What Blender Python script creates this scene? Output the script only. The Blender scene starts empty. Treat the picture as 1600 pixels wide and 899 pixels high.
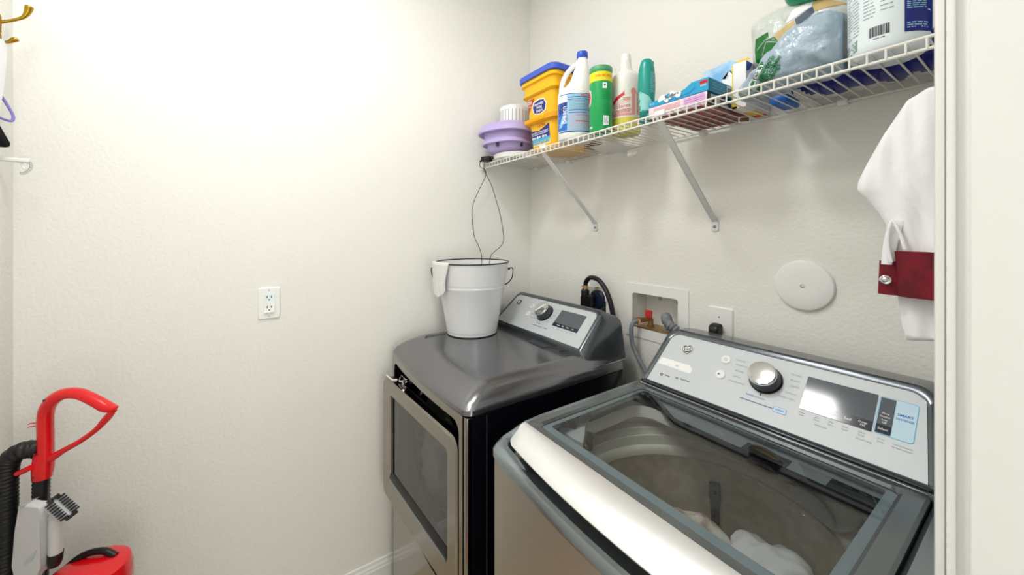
import bpy, bmesh, math, random
from mathutils import Vector, Matrix, noise
from mathutils.bvhtree import BVHTree

random.seed(7)
C = bpy.context.scene.collection
scn = bpy.context.scene

# ------------------------------------------------------------------ camera
FOC = 588.0
CAM = Vector((1.700, -1.2874, 1.58))
YAW = math.atan2(402, 588)
cd = bpy.data.cameras.new('camera')
cam = bpy.data.objects.new('camera', cd)
C.objects.link(cam)
cd.sensor_fit = 'HORIZONTAL'
cd.sensor_width = 36.0
cd.lens = FOC / 1600 * 36.0
cd.shift_y = -(449.5 - 360.0) / 1600
cd.clip_start = 0.01
cam.location = CAM
fw = Vector((-math.cos(YAW), math.sin(YAW), 0))
cam.rotation_euler = fw.to_track_quat('-Z', 'Y').to_euler()
scn.camera = cam

# ------------------------------------------------------------------ world, lamps, exposure
w = bpy.data.worlds.new('world')
scn.world = w
w.use_nodes = True
w.node_tree.nodes['Background'].inputs[0].default_value = (1.0, 0.97, 0.93, 1)
w.node_tree.nodes['Background'].inputs[1].default_value = 0.6
vs = scn.view_settings
vs.view_transform = 'Standard'
vs.look = 'None'
vs.gamma = 1.0
vs.exposure = 0.38
vs.use_curve_mapping = False


def area(name, loc, rot, sx, sy, power, col=(1, 1, 1)):
    l = bpy.data.lights.new(name, 'AREA')
    l.shape = 'RECTANGLE'
    l.size, l.size_y = sx, sy
    l.energy = power
    l.color = col
    o = bpy.data.objects.new(name, l)
    o.location = loc
    o.rotation_euler = rot
    C.objects.link(o)
    return o


L_ROOM = 7.4
L_REAR = 7.6
L_HALL = 26.0
L_SIDE_FILL = 12.0
area('ceiling_lamp_light', (0.83, -1.07, 2.95), (0, 0, 0), 0.20, 0.20, L_ROOM, (1.0, 0.99, 0.97))
area('side_fill_light', (3.17, -1.20, 1.35), (0, math.radians(90), 0), 1.3, 1.0, L_SIDE_FILL, (0.97, 0.99, 1.0))  # added fill from the hall side, brightens the left wall through the doorway
area('rear_fill_light', (0.95, -1.62, 2.95), (0, 0, 0), 0.95, 0.30, L_REAR, (1.0, 0.995, 0.98))  # broad overhead fill added to soften shadows on the walls
area('hall_fill_light', (2.50, 0.20, 2.95), (0, 0, 0), 0.9, 1.2, L_HALL, (0.98, 0.99, 1.0))  # unseen fill added in the hall to lift the room through the doorway


# ------------------------------------------------------------------ materials
def lin(c):
    return tuple((x / 12.92 if x <= 0.04045 else ((x + 0.055) / 1.055) ** 2.4) for x in c)


def srgb(r, g, b):
    return lin((r / 255, g / 255, b / 255))


MATS = {}


def mat(name, col, rough=0.5, metal=0.0, bump=None, coat=0.0, spec=0.5, trans=0.0, alpha=1.0, emit=None,
        noise_col=None, ior=1.45, aniso=0.0, sss=0.0):
    m = bpy.data.materials.new(name)
    m.use_nodes = True
    nt = m.node_tree
    b = nt.nodes['Principled BSDF']
    c = srgb(*col)
    b.inputs['Base Color'].default_value = (*c, 1)
    b.inputs['Roughness'].default_value = rough
    b.inputs['Metallic'].default_value = metal
    b.inputs['Specular IOR Level'].default_value = spec
    b.inputs['Coat Weight'].default_value = coat
    b.inputs['Coat Roughness'].default_value = 0.08
    b.inputs['Transmission Weight'].default_value = trans
    b.inputs['IOR'].default_value = ior
    b.inputs['Alpha'].default_value = alpha
    b.inputs['Anisotropic'].default_value = aniso
    if emit:
        b.inputs['Emission Color'].default_value = (*c, 1)
        b.inputs['Emission Strength'].default_value = emit
    tc = None
    if bump or noise_col:
        tc = nt.nodes.new('ShaderNodeTexCoord')
    if bump:
        scale, strength, dist = bump[:3]
        mp = nt.nodes.new('ShaderNodeMapping')
        if len(bump) > 3:
            mp.inputs['Scale'].default_value = bump[3]
        nt.links.new(tc.outputs['Object'], mp.inputs[0])
        n = nt.nodes.new('ShaderNodeTexNoise')
        n.inputs['Scale'].default_value = scale
        n.inputs['Detail'].default_value = 3
        nt.links.new(mp.outputs[0], n.inputs['Vector'])
        bp = nt.nodes.new('ShaderNodeBump')
        bp.inputs['Strength'].default_value = strength
        bp.inputs['Distance'].default_value = dist
        nt.links.new(n.outputs['Fac'], bp.inputs['Height'])
        nt.links.new(bp.outputs[0], b.inputs['Normal'])
    if noise_col:
        col2, scale = noise_col[:2]
        n = nt.nodes.new('ShaderNodeTexNoise')
        n.inputs['Scale'].default_value = scale
        n.inputs['Detail'].default_value = 4
        nt.links.new(tc.outputs['Object'], n.inputs['Vector'])
        r = nt.nodes.new('ShaderNodeValToRGB')
        lo, hi = (noise_col[2] if len(noise_col) > 2 else (0.4, 0.6))
        r.color_ramp.elements[0].position = lo
        r.color_ramp.elements[1].position = hi
        r.color_ramp.elements[0].color = (*c, 1)
        r.color_ramp.elements[1].color = (*srgb(*col2), 1)
        nt.links.new(n.outputs['Fac'], r.inputs[0])
        nt.links.new(r.outputs[0], b.inputs['Base Color'])
    MATS[name] = m
    return m


def glassmat(name, tint, rough=0.02, refl=0.5):
    """thin pane: tinted see-through plus fresnel reflection"""
    m = bpy.data.materials.new(name)
    m.use_nodes = True
    nt = m.node_tree
    nt.nodes.clear()
    out = nt.nodes.new('ShaderNodeOutputMaterial')
    mix = nt.nodes.new('ShaderNodeMixShader')
    tr = nt.nodes.new('ShaderNodeBsdfTransparent')
    gl = nt.nodes.new('ShaderNodeBsdfGlossy')
    lw = nt.nodes.new('ShaderNodeFresnel')
    lw.inputs['IOR'].default_value = 1.0 + refl
    tr.inputs[0].default_value = (*srgb(*tint), 1)
    gl.inputs['Roughness'].default_value = rough
    nt.links.new(lw.outputs[0], mix.inputs[0])
    nt.links.new(tr.outputs[0], mix.inputs[1])
    nt.links.new(gl.outputs[0], mix.inputs[2])
    nt.links.new(mix.outputs[0], out.inputs[0])
    MATS[name] = m
    return m


def tile_mat():
    m = mat('floor_tile', (196, 176, 142), 0.35)
    nt = m.node_tree
    b = nt.nodes['Principled BSDF']
    tc = nt.nodes.new('ShaderNodeTexCoord')
    br = nt.nodes.new('ShaderNodeTexBrick')
    br.offset = 0.0
    br.inputs['Color1'].default_value = (*srgb(204, 192, 168), 1)
    br.inputs['Color2'].default_value = (*srgb(198, 184, 158), 1)
    br.inputs['Mortar'].default_value = (*srgb(170, 156, 132), 1)
    br.inputs['Scale'].default_value = 1.0
    br.inputs['Mortar Size'].default_value = 0.006
    br.inputs['Brick Width'].default_value = 0.42
    br.inputs['Row Height'].default_value = 0.42
    nt.links.new(tc.outputs['Object'], br.inputs[0])
    nt.links.new(br.outputs[0], b.inputs['Base Color'])
    return m


WALL = mat('wall_paint', (239, 238, 232), 0.75, bump=(95, 0.38, 0.004), spec=0.3)
CEIL = mat('ceiling_paint', (240, 239, 235), 0.85, bump=(120, 0.2, 0.002))
TRIM = mat('white_trim_paint', (238, 238, 236), 0.35)
TILE = tile_mat()
GRAPH = mat('graphite_metal', (134, 134, 138), 0.20, 0.9, bump=(700, 0.03, 0.0005))
GRAPHD = mat('dark_graphite', (104, 109, 115), 0.2, 0.85)
LIDM = mat('lid_frame_metal', (124, 130, 132), 0.24, 0.85)
TEALM = mat('blue_grey_metal', (150, 160, 164), 0.24, 0.85)
STEEL = mat('brushed_steel', (156, 151, 144), 0.16, 1.0, bump=(60, 0.02, 0.0005, (1, 1, 40)))
STEELW = mat('washer_steel', (180, 176, 166), 0.42, 1.0, bump=(60, 0.03, 0.0005, (1, 1, 40)))
SILVER = mat('silver_panel', (203, 208, 211), 0.5, 0.1)
STRIP = mat('bright_brushed_strip', (236, 236, 236), 0.34, 0.75)
CHROME = mat('chrome', (222, 222, 222), 0.12, 1.0)
NAVYSIDE = mat('dark_side_enamel', (16, 17, 26), 0.18, 0.0, coat=0.4)
BLACK = mat('black_plastic', (14, 14, 16), 0.35)
RUBBER = mat('black_rubber', (20, 21, 23), 0.45)
BGLOSS = mat('black_gloss', (12, 13, 16), 0.08)
DGREY = mat('dark_grey_plastic', (58, 62, 68), 0.35)
SCREEN = mat('grey_screen_glass', (92, 98, 104), 0.09, spec=0.4)
SCREEND = mat('dark_screen_band', (38, 44, 56), 0.12, spec=0.4)
MGREY = mat('mid_grey_plastic', (140, 148, 152), 0.4)
LGREY = mat('light_grey_plastic', (186, 194, 198), 0.4)
BORDER = mat('glass_border_print', (150, 163, 170), 0.25)
TUBRING = mat('tub_ring_plastic', (234, 231, 221), 0.4)
TUBM = mat('tub_steel', (212, 203, 186), 0.42, 0.25, noise_col=((196, 186, 168), 30))
GLID = glassmat('lid_glass', (232, 236, 234), 0.015, 0.45)
GDOOR = glassmat('dryer_door_glass', (244, 243, 242), 0.03, 1.15)
CLEAR = glassmat('clear_plastic', (236, 240, 240), 0.1, 0.4)
WENAM = mat('white_enamel', (230, 231, 233), 0.12, coat=0.5)
BENAM = mat('black_enamel_rim', (24, 24, 30), 0.25)
WIREB = mat('dark_wire', (62, 62, 64), 0.35, 0.7)
TOWEL = mat('white_terry', (250, 249, 247), 0.95, bump=(330, 0.9, 0.006))
CLOTH = mat('white_cotton', (244, 244, 246), 0.85, bump=(160, 0.12, 0.002))
MAROON = mat('maroon_fabric', (136, 14, 38), 0.75, noise_col=((96, 8, 24), 18))
WIREW = mat('white_vinyl_wire', (232, 230, 224), 0.4)
WPLAS = mat('white_plastic', (240, 240, 238), 0.35)
WPLAS2 = mat('cool_white_plastic', (228, 238, 242), 0.32)
BRACE = mat('white_brace_paint', (226, 226, 226), 0.35)
LAV = mat('lavender_plastic', (186, 170, 222), 0.4)
YEL = mat('yellow_tub_plastic', (252, 190, 16), 0.35)
YEL2 = mat('amber_tub_plastic', (240, 162, 16), 0.4)
BLUELID = mat('blue_lid_plastic', (66, 98, 206), 0.35)
BLUECAP = mat('blue_cap_plastic', (34, 84, 196), 0.35)
NAVYL = mat('navy_print', (24, 44, 132), 0.4)
BLUEP = mat('bright_blue_print', (36, 108, 204), 0.4)
LBLUEP = mat('pale_blue_print', (150, 198, 228), 0.4)
CYANP = mat('cyan_print', (60, 180, 222), 0.4)
REDP = mat('red_print', (214, 44, 48), 0.4)
REDBR = mat('brick_red_print', (186, 62, 24), 0.4)
PINKP = mat('pale_red_print', (232, 150, 140), 0.4)
WHITEP = mat('white_print', (246, 246, 246), 0.4)
GREYP = mat('grey_print', (128, 134, 142), 0.4)
LGREYP = mat('light_grey_print', (176, 182, 188), 0.4)
DKP = mat('dark_print', (50, 54, 62), 0.4)
GREENC = mat('green_canister', (16, 160, 84), 0.3)
GREEND = mat('dark_green_print', (10, 112, 60), 0.4)
GREENLID = mat('dull_green_lid', (86, 158, 112), 0.4)
YELP = mat('yellow_print', (244, 220, 24), 0.4)
ORP = mat('orange_print', (226, 140, 30), 0.4)
SPRAYB = mat('frosted_bottle', (232, 230, 224), 0.25, spec=0.5)
SPRAYL = mat('yellow_cleaner', (222, 206, 84), 0.2)
TEALB = mat('teal_bottle', (20, 150, 138), 0.3)
TEALD = mat('dark_teal', (10, 118, 112), 0.3)
TEALP = mat('pale_teal_print', (150, 208, 206), 0.35)
BOXBLUE = mat('cyan_card', (18, 160, 206), 0.45)
BOXBLUED = mat('deep_cyan_card', (24, 120, 150), 0.45)
PINKC = mat('pale_pink_card', (232, 214, 226), 0.5)
PINKM = mat('orchid_print', (222, 172, 222), 0.5)
SKYC = mat('sky_blue_card', (120, 186, 234), 0.45, noise_col=((196, 224, 244), 14))
WCARD = mat('white_card', (238, 238, 240), 0.5)
YCARD = mat('yellow_card', (240, 200, 40), 0.45)
BCARD = mat('royal_blue_card', (30, 76, 168), 0.45)
DRED = mat('dark_red_pack', (150, 28, 34), 0.4, noise_col=((120, 84, 70), 26))
BROWNP = mat('brown_patterned_pack', (146, 100, 84), 0.45, noise_col=((176, 60, 52), 40))
BAGG = mat('grey_blue_plastic_bag', (160, 180, 196), 0.28, spec=0.6, bump=(22, 0.5, 0.02))
BAGC = mat('pale_clear_plastic_bag', (206, 212, 206), 0.28, spec=0.6, bump=(26, 0.5, 0.02))
GREENBAG = mat('deep_green_print', (8, 112, 34), 0.3, spec=0.6, bump=(26, 0.4, 0.02))
GREENT = mat('green_lettering', (22, 118, 66), 0.4)
TANC = mat('tan_card', (206, 176, 122), 0.5)
SLATEP = mat('slate_print', (70, 84, 104), 0.5)
EMER = mat('emerald_plastic', (8, 150, 100), 0.2)
NAVYB = mat('navy_wrap', (20, 26, 120), 0.35)
GREYWRAP = mat('grey_white_wrap', (206, 202, 198), 0.4, bump=(30, 0.5, 0.01))
PAPER = mat('white_paper', (232, 230, 226), 0.7)
BLUEB = mat('blue_bottle', (30, 92, 204), 0.25)
BRASS = mat('antique_brass', (176, 142, 48), 0.22, 1.0)
BRASSV = mat('valve_brass', (190, 158, 110), 0.35, 0.9)
PURP = mat('purple_plastic', (140, 124, 206), 0.35)
GREYHOSE = mat('grey_hose', (128, 132, 138), 0.45)
REDPL = mat('red_plastic', (222, 14, 24), 0.22, coat=0.3)
REDV = mat('red_valve_handle', (192, 40, 34), 0.4)
LGP = mat('light_grey_tool', (206, 206, 208), 0.35)
BLUEOUT = mat('dark_blue_receptacle', (22, 34, 58), 0.3)
PALEBLUE = mat('pale_blue_panel', (188, 216, 232), 0.35)
PATTERN = mat('patterned_laundry', (232, 226, 216), 0.9, noise_col=((178, 132, 122), 22))
BROWNL = mat('brown_laundry', (122, 92, 66), 0.9, noise_col=((92, 68, 50), 14))
BFELT = mat('black_cloth', (8, 8, 9), 0.9, spec=0.1)
LENSM = mat('brown_metal_lens', (116, 104, 88), 0.25, 0.8)
LAMPG = mat('lamp_diffuser', (255, 250, 240), 0.5, emit=1.0)


# ------------------------------------------------------------------ mesh helpers
def V(*a):
    return Vector(a)


def smooth(a, b, x):
    t = max(0.0, min(1.0, (x - a) / (b - a)))
    return t * t * (3 - 2 * t)


def rbox(x0, x1, y0, y1, z0, z1, r=0.003, seg=2):
    bm = bmesh.new()
    bmesh.ops.create_cube(bm, size=1.0)
    bm.transform(Matrix.Translation(((x0 + x1) / 2, (y0 + y1) / 2, (z0 + z1) / 2)) @
                 Matrix.Diagonal((x1 - x0, y1 - y0, z1 - z0, 1)))
    if r > 0:
        r = min(r, 0.45 * min(x1 - x0, y1 - y0, z1 - z0))
        bmesh.ops.bevel(bm, geom=bm.edges[:], offset=r, segments=seg, profile=0.5, affect='EDGES', clamp_overlap=True)
    return bm


def merge(*bms):
    """join bmeshes; an item may be (bm, material_index)"""
    out = bmesh.new()
    for it in bms:
        bm, mi = it if isinstance(it, tuple) else (it, None)
        vm = {}
        for v in bm.verts:
            vm[v] = out.verts.new(v.co)
        for f in bm.faces:
            try:
                nf = out.faces.new([vm[v] for v in f.verts])
                nf.material_index = f.material_index if mi is None else mi
            except ValueError:
                pass
        bm.free()
    return out


def loft(loops, cap0=True, cap1=True, closed=True):
    bm = bmesh.new()
    rows = [[bm.verts.new(p) for p in lp] for lp in loops]
    n = len(rows[0])
    for a, b in zip(rows[:-1], rows[1:]):
        for i in range(n if closed else n - 1):
            j = (i + 1) % n
            try:
                bm.faces.new((a[i], a[j], b[j], b[i]))
            except ValueError:
                pass
    if closed and cap0:
        bm.faces.new(rows[0][::-1])
    if closed and cap1:
        bm.faces.new(rows[-1])
    bmesh.ops.recalc_face_normals(bm, faces=bm.faces[:])
    return bm


def rr(w0, w1, h0, h1, r, nc=6, ne=4):
    """rounded rectangle, CCW list of 2D points; r one value or (bl, br, tr, tl)"""
    if not isinstance(r, (tuple, list)):
        r = (r,) * 4
    cs = [(w0 + r[0], h0 + r[0], 180, r[0]), (w1 - r[1], h0 + r[1], 270, r[1]),
          (w1 - r[2], h1 - r[2], 0, r[2]), (w0 + r[3], h1 - r[3], 90, r[3])]
    corners = []
    for cx, cy, a0, q in cs:
        corners.append([(cx + q * math.cos(math.radians(a0 + 90 * i / nc)), cy + q * math.sin(math.radians(a0 + 90 * i / nc)))
                        for i in range(nc + 1)])
    pts = []
    for k in range(4):
        pts += corners[k]
        a, b = corners[k][-1], corners[(k + 1) % 4][0]
        for i in range(1, ne):
            t = i / ne
            pts.append((a[0] + (b[0] - a[0]) * t, a[1] + (b[1] - a[1]) * t))
    return pts


def catmull(pts, sub=6, closed=False):
    pts = [Vector(p) for p in pts]
    n = len(pts)
    out = []
    rng = n if closed else n - 1
    for i in range(rng):
        p0 = pts[(i - 1) % n] if closed or i > 0 else pts[0] * 2 - pts[1]
        p1 = pts[i]
        p2 = pts[(i + 1) % n]
        p3 = pts[(i + 2) % n] if closed or i + 2 < n else pts[-1] * 2 - pts[-2]
        for k in range(sub):
            t = k / sub
            out.append(0.5 * ((2 * p1) + (p2 - p0) * t + (2 * p0 - 5 * p1 + 4 * p2 - p3) * t * t +
                              (3 * p1 - p0 - 3 * p2 + p3) * t ** 3))
    if not closed:
        out.append(pts[-1])
    return out


def tube(path, rad, n=10, closed=False, up=None, flat=1.0):
    """sweep a circle (or an ellipse: flat scales the side axis) along a path"""
    P = [Vector(p) for p in path]
    m = len(P)
    T = []
    for i in range(m):
        a = P[(i - 1) % m] if closed or i > 0 else P[0]
        b = P[(i + 1) % m] if closed or i < m - 1 else P[-1]
        T.append((b - a).normalized())
    u = up or (V(0, 0, 1) if abs(T[0].z) < 0.9 else V(1, 0, 0))
    nrm = (u - T[0] * u.dot(T[0])).normalized()
    loops = []
    for i in range(m):
        nrm = (nrm - T[i] * nrm.dot(T[i])).normalized()
        bi = T[i].cross(nrm)
        r = rad[i] if isinstance(rad, (list, tuple)) else (rad(i / (m - 1)) if callable(rad) else rad)
        loops.append([P[i] + nrm * (r * math.cos(2 * math.pi * k / n)) + bi * (r * flat * math.sin(2 * math.pi * k / n))
                      for k in range(n)])
    if closed:
        loops.append(loops[0])
        bm = loft(loops, False, False)
        bmesh.ops.remove_doubles(bm, verts=bm.verts[:], dist=1e-6)
        return bm
    return loft(loops)


def rod(a, b, r, n=8):
    return tube([a, b], r, n)


def lathe(prof, c=(0, 0, 0), n=40, sx=1.0, sy=1.0, cap0=True, cap1=True):
    c = Vector(c)
    loops = []
    for r, z in prof:
        r = max(r, 1e-5)
        loops.append([c + V(r * sx * math.cos(2 * math.pi * k / n), r * sy * math.sin(2 * math.pi * k / n), z) for k in range(n)])
    return loft(loops, cap0, cap1)


def prism(pts2, d0, d1, frame=None):
    """extrude a 2D outline (x, y) between z = d0 and d1, then place it by a matrix"""
    bm = bmesh.new()
    a = [bm.verts.new((p[0], p[1], d0)) for p in pts2]
    b = [bm.verts.new((p[0], p[1], d1)) for p in pts2]
    n = len(a)
    for i in range(n):
        j = (i + 1) % n
        bm.faces.new((a[i], a[j], b[j], b[i]))
    bm.faces.new(a[::-1])
    bm.faces.new(b)
    bmesh.ops.recalc_face_normals(bm, faces=bm.faces[:])
    if frame is not None:
        bm.transform(frame)
    return bm


def frame(o, x, y):
    x = Vector(x).normalized()
    y = Vector(y)
    y = (y - x * y.dot(x)).normalized()
    z = x.cross(y)
    return Matrix(((x.x, y.x, z.x, o[0]), (x.y, y.y, z.y, o[1]), (x.z, y.z, z.z, o[2]), (0, 0, 0, 1)))


def bevel_bm(bm, r, seg=2, ang=35):
    es = [e for e in bm.edges if len(e.link_faces) == 2 and e.calc_face_angle(0) > math.radians(ang)]
    bmesh.ops.bevel(bm, geom=es, offset=r, segments=seg, profile=0.5, affect='EDGES', clamp_overlap=True)
    return bm


def text(s, size, align='CENTER', bold=0.0, shear=0.0, depth=0.0002):
    cu = bpy.data.curves.new('t', 'FONT')
    cu.body = s
    cu.size = size
    cu.align_x = align
    cu.align_y = 'CENTER'
    cu.offset = bold
    cu.shear = shear
    cu.extrude = depth
    cu.resolution_u = 2
    o = bpy.data.objects.new('t', cu)
    C.objects.link(o)
    dg = bpy.context.evaluated_depsgraph_get()
    me = bpy.data.meshes.new_from_object(o.evaluated_get(dg))
    bm = bmesh.new()
    bm.from_mesh(me)
    bpy.data.objects.remove(o)
    bpy.data.curves.remove(cu)
    bpy.data.meshes.remove(me)
    return bm


def patch(w, h, nx=10, ny=10):
    bm = bmesh.new()
    bmesh.ops.create_grid(bm, x_segments=nx, y_segments=ny, size=0.5)
    bm.transform(Matrix.Diagonal((w, h, 1, 1)))
    return bm


def poly(pts):
    bm = bmesh.new()
    bm.faces.new([bm.verts.new((p[0], p[1], 0)) for p in pts])
    bmesh.ops.triangulate(bm, faces=bm.faces[:])
    return bm


def dense(bm, cuts_len):
    for _ in range(6):
        es = [e for e in bm.edges if e.calc_length() > cuts_len]
        if not es:
            break
        bmesh.ops.subdivide_edges(bm, edges=es, cuts=1)
        bmesh.ops.triangulate(bm, faces=bm.faces[:])
    return bm


def project(bm, fr, target, off=0.0006):
    """print a flat decal (drawn in a frame in front of the thing) onto the target's skin, along -z of the frame"""
    tree = BVHTree.FromBMesh(target)
    d = -(fr.to_3x3() @ V(0, 0, 1)).normalized()
    dead = []
    for v in bm.verts:
        h = v.co.z
        p = fr @ V(v.co.x, v.co.y, 0)
        hit, nrm, _, _ = tree.ray_cast(p, d)
        if hit is None:
            dead.append(v)
        else:
            if nrm.dot(d) > 0:
                nrm = -nrm
            v.co = hit + nrm * (off + max(0, h))
    if dead:
        bmesh.ops.delete(bm, geom=dead, context='VERTS')
    return bm


def emptyish(name, loc, label, cat, group=None):
    o = bpy.data.objects.new(name, None)
    o.empty_display_size = 0.05
    o.location = loc
    C.objects.link(o)
    o['label'] = label
    o['category'] = cat
    if group:
        o['group'] = group
    return o


def root_loc(o):
    p = Vector(o.location)
    while o.parent:
        o = o.parent
        p += Vector(o.location)
    return p


def obj(name, bm, m, parent=None, loc=None, angle=35, label=None, smooth_=True):
    """link a bmesh given in world coordinates as one mesh object; its origin is loc (or its parent's origin)"""
    org = root_loc(parent) if parent else Vector(loc or (0, 0, 0))
    bm.transform(Matrix.Translation(-org))
    me = bpy.data.meshes.new(name)
    bm.to_mesh(me)
    bm.free()
    for x in (m if isinstance(m, (list, tuple)) else [m]):
        me.materials.append(x)
    if smooth_:
        for p in me.polygons:
            p.use_smooth = True
        me.set_sharp_from_angle(angle=math.radians(angle))
    o = bpy.data.objects.new(name, me)
    C.objects.link(o)
    if parent:
        o.parent = parent
    else:
        o.location = org
    if label:
        o['label'] = label
    return o


def tag(o, label, cat, group=None):
    o['label'] = label
    o['category'] = cat
    if group:
        o['group'] = group
    return o


def struct(name, bm, m, smooth_=False):
    o = obj(name, bm, m, smooth_=smooth_)
    o['kind'] = 'structure'
    return o


def copy_tree(o, parent=None):
    c = o.copy()
    C.objects.link(c)
    c.parent = parent
    for ch in [x for x in C.objects if x.parent == o]:
        copy_tree(ch, c)
    return c


# view helpers: camera axes used to place things by image coordinates
FWD = V(-math.cos(YAW), math.sin(YAW), 0)
RGT = V(math.sin(YAW), math.cos(YAW), 0)
UP = V(0, 0, 1)

# ------------------------------------------------------------------ the room
RX = 1.645          # right wall, room side
NY = -1.86          # near wall
H = 3.05
VB = (0.7007, 0.9018, 1.172, 1.3265)   # recess of the washer box in the back wall
struct('wall_left', rbox(-0.12, 0, NY - 0.12, 0.12, 0, H, 0), WALL)
struct('wall_back', merge(rbox(0, VB[0], 0, 0.12, 0, H, 0), rbox(VB[1], RX + 0.12, 0, 0.12, 0, H, 0),
                          rbox(VB[0], VB[1], 0, 0.12, 0, VB[2], 0), rbox(VB[0], VB[1], 0, 0.12, VB[3], H, 0)), WALL)
struct('wall_near', rbox(0, RX + 0.12, NY - 0.12, NY, 0, H, 0), WALL)
JY0, JY1, DH = -1.52, -0.62, 2.10
struct('wall_right', merge(rbox(RX, RX + 0.12, JY1 + 0.02, 0, 0, H, 0), rbox(RX, RX + 0.12, NY, JY0 - 0.02, 0, H, 0),
                           rbox(RX, RX + 0.12, JY0 - 0.02, JY1 + 0.02, DH + 0.02, H, 0)), WALL)
struct('floor', rbox(-0.12, 3.3, -3.2, 1.2, -0.1, 0, 0), TILE)
struct('ceiling', rbox(-0.12, 3.3, -3.2, 1.2, H, H + 0.1, 0), CEIL)
struct('wall_hall', rbox(3.2, 3.3, -3.2, 1.2, 0, H, 0), WALL)
struct('wall_hall_left', rbox(RX + 0.12, 3.2, 1.1, 1.2, 0, H, 0), WALL)
struct('wall_hall_right', rbox(RX + 0.12, 3.2, -3.2, -3.1, 0, H, 0), WALL)


def baseboard(p0, p1, nrm):
    p0, p1, nrm = Vector(p0), Vector(p1), Vector(nrm)
    prof = [(0, 0), (0.014, 0), (0.014, 0.098), (0.011, 0.106), (0.011, 0.112), (0.007, 0.120), (0.006, 0.132), (0, 0.134)]
    return loft([[p + nrm * a + UP * b for a, b in prof] for p in (p0, p1)])


struct('baseboard_left', baseboard((0, NY, 0), (0, 0, 0), (1, 0, 0)), TRIM)
struct('baseboard_back', baseboard((0.015, 0, 0), (RX, 0, 0), (0, -1, 0)), TRIM)
struct('baseboard_near', baseboard((0.015, NY, 0), (RX, NY, 0), (0, 1, 0)), TRIM)

# door lining and moulded casing (the opening the picture is taken through)
struct('trim_1', merge(rbox(RX - 0.003, RX + 0.123, JY1, JY1 + 0.02, 0, DH, 0), rbox(RX - 0.003, RX + 0.123, JY0 - 0.02, JY0, 0, DH, 0),
                       rbox(RX - 0.003, RX + 0.123, JY0 - 0.02, JY1 + 0.02, DH, DH + 0.02, 0)), TRIM)


def casing_profile(sign, y):
    # (distance from the wall into the room, distance from the opening)
    return [(0, 0.004), (0.001, 0.0025), (0.003, 0.0025), (0.004, 0.004), (0.0044, 0.009), (0.0085, 0.011), (0.0125, 0.009), (0.0130, 0.006), (0.0140, 0.005), (0.0186, 0.005),
            (0.0192, 0.006), (0.0194, 0.011), (0.0204, 0.011), (0.0206, 0.008), (0.0220, 0.008), (0.0265, 0.009), (0.028, 0.012), (0.0285, 0.058), (0.026, 0.064), (0, 0.066)]


def casing(yo, sgn):
    pr = [(RX - a * 1.17, yo + sgn * b) for a, b in casing_profile(sgn, yo)]
    return loft([[V(x, y, z) for x, y in pr] for z in (0, DH + 0.05)])


struct('trim_2', casing(JY1, 1), TRIM, True)
struct('trim_3', casing(JY0, -1), TRIM, True)
struct('trim_4', rbox(RX - 0.02, RX, JY0 - 0.06, JY1 + 0.06, DH + 0.02, DH + 0.08, 0.003), TRIM)

wy0, wy1, wz0, wz1 = -1.70, -0.70, 0.70, 2.0  # made-up window frame around the added side fill in the hall
struct('fill_frame_1', merge(rbox(3.16, 3.2, wy0 - 0.06, wy0, wz0 - 0.06, wz1 + 0.06, 0), rbox(3.16, 3.2, wy1, wy1 + 0.06, wz0 - 0.06, wz1 + 0.06, 0),
                         rbox(3.16, 3.2, wy0, wy1, wz1, wz1 + 0.06, 0), rbox(3.14, 3.2, wy0 - 0.08, wy1 + 0.08, wz0 - 0.06, wz0, 0)), TRIM)
# ceiling lamp of the room (above the frame)
cl = emptyish('ceiling_light', (0.83, -1.07, H), 'square flush ceiling light above the laundry room floor', 'ceiling light')
obj('lamp_frame', rbox(0.63, 1.03, -1.27, -0.87, H - 0.05, H, 0.008), WPLAS, cl)
rl = emptyish('ceiling_light', (0.95, -1.62, H), 'long narrow ceiling fixture added as soft fill by the near wall of the laundry room', 'ceiling light')  # invented fixture that houses the rear fill
obj('lamp_frame', rbox(0.44, 1.46, -1.80, -1.44, H - 0.05, H, 0.008), WPLAS, rl)
hl = emptyish('ceiling_light', (2.50, 0.20, H), 'long flush ceiling fixture added as unseen fill in the hall outside the door', 'ceiling light')  # unseen fixture added to house the hall fill
obj('lamp_frame', rbox(2.03, 2.97, -0.42, 0.82, H - 0.05, H, 0.008), WPLAS, hl)

# ------------------------------------------------------------------ appliances: shared helpers
class Panel:
    """a sloping control panel: s along x, t up the slope, n outwards"""
    def __init__(self, y0, z0, y1, z1):
        self.o = V(0, y0, z0)
        v = V(0, y1 - y0, z1 - z0)
        self.L = v.length
        self.v = v.normalized()
        self.n = V(1, 0, 0).cross(self.v)

    def P(self, s, t, n=0.0):
        return self.o + V(s, 0, 0) + self.v * t + self.n * n

    def F(self, s, t, n=0.0):
        return frame(self.P(s, t, n), (1, 0, 0), self.v)

    def text(self, s, t, string, size, align='CENTER', n=0.0008, bold=0.0):
        bm = text(string, size, align, bold)
        bm.transform(self.F(s, t, n))
        return bm

    def rect(self, s0, s1, t0, t1, n0, n1, r=0.003):
        return prism(rr(s0, s1, t0, t1, r, 4, 1), n0, n1, Matrix.Translation(self.o) @
                     frame((0, 0, 0), (1, 0, 0), self.v))

    def outline(self, s0, s1, t0, t1, r, lean, n, nc=8, ne=6):
        c = (s0 + s1) / 2
        return [self.P(c + (a - c) * (1 - lean * (b - t0) / (t1 - t0)), b, n) for a, b in rr(s0, s1, t0, t1, r, nc, ne)]


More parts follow.
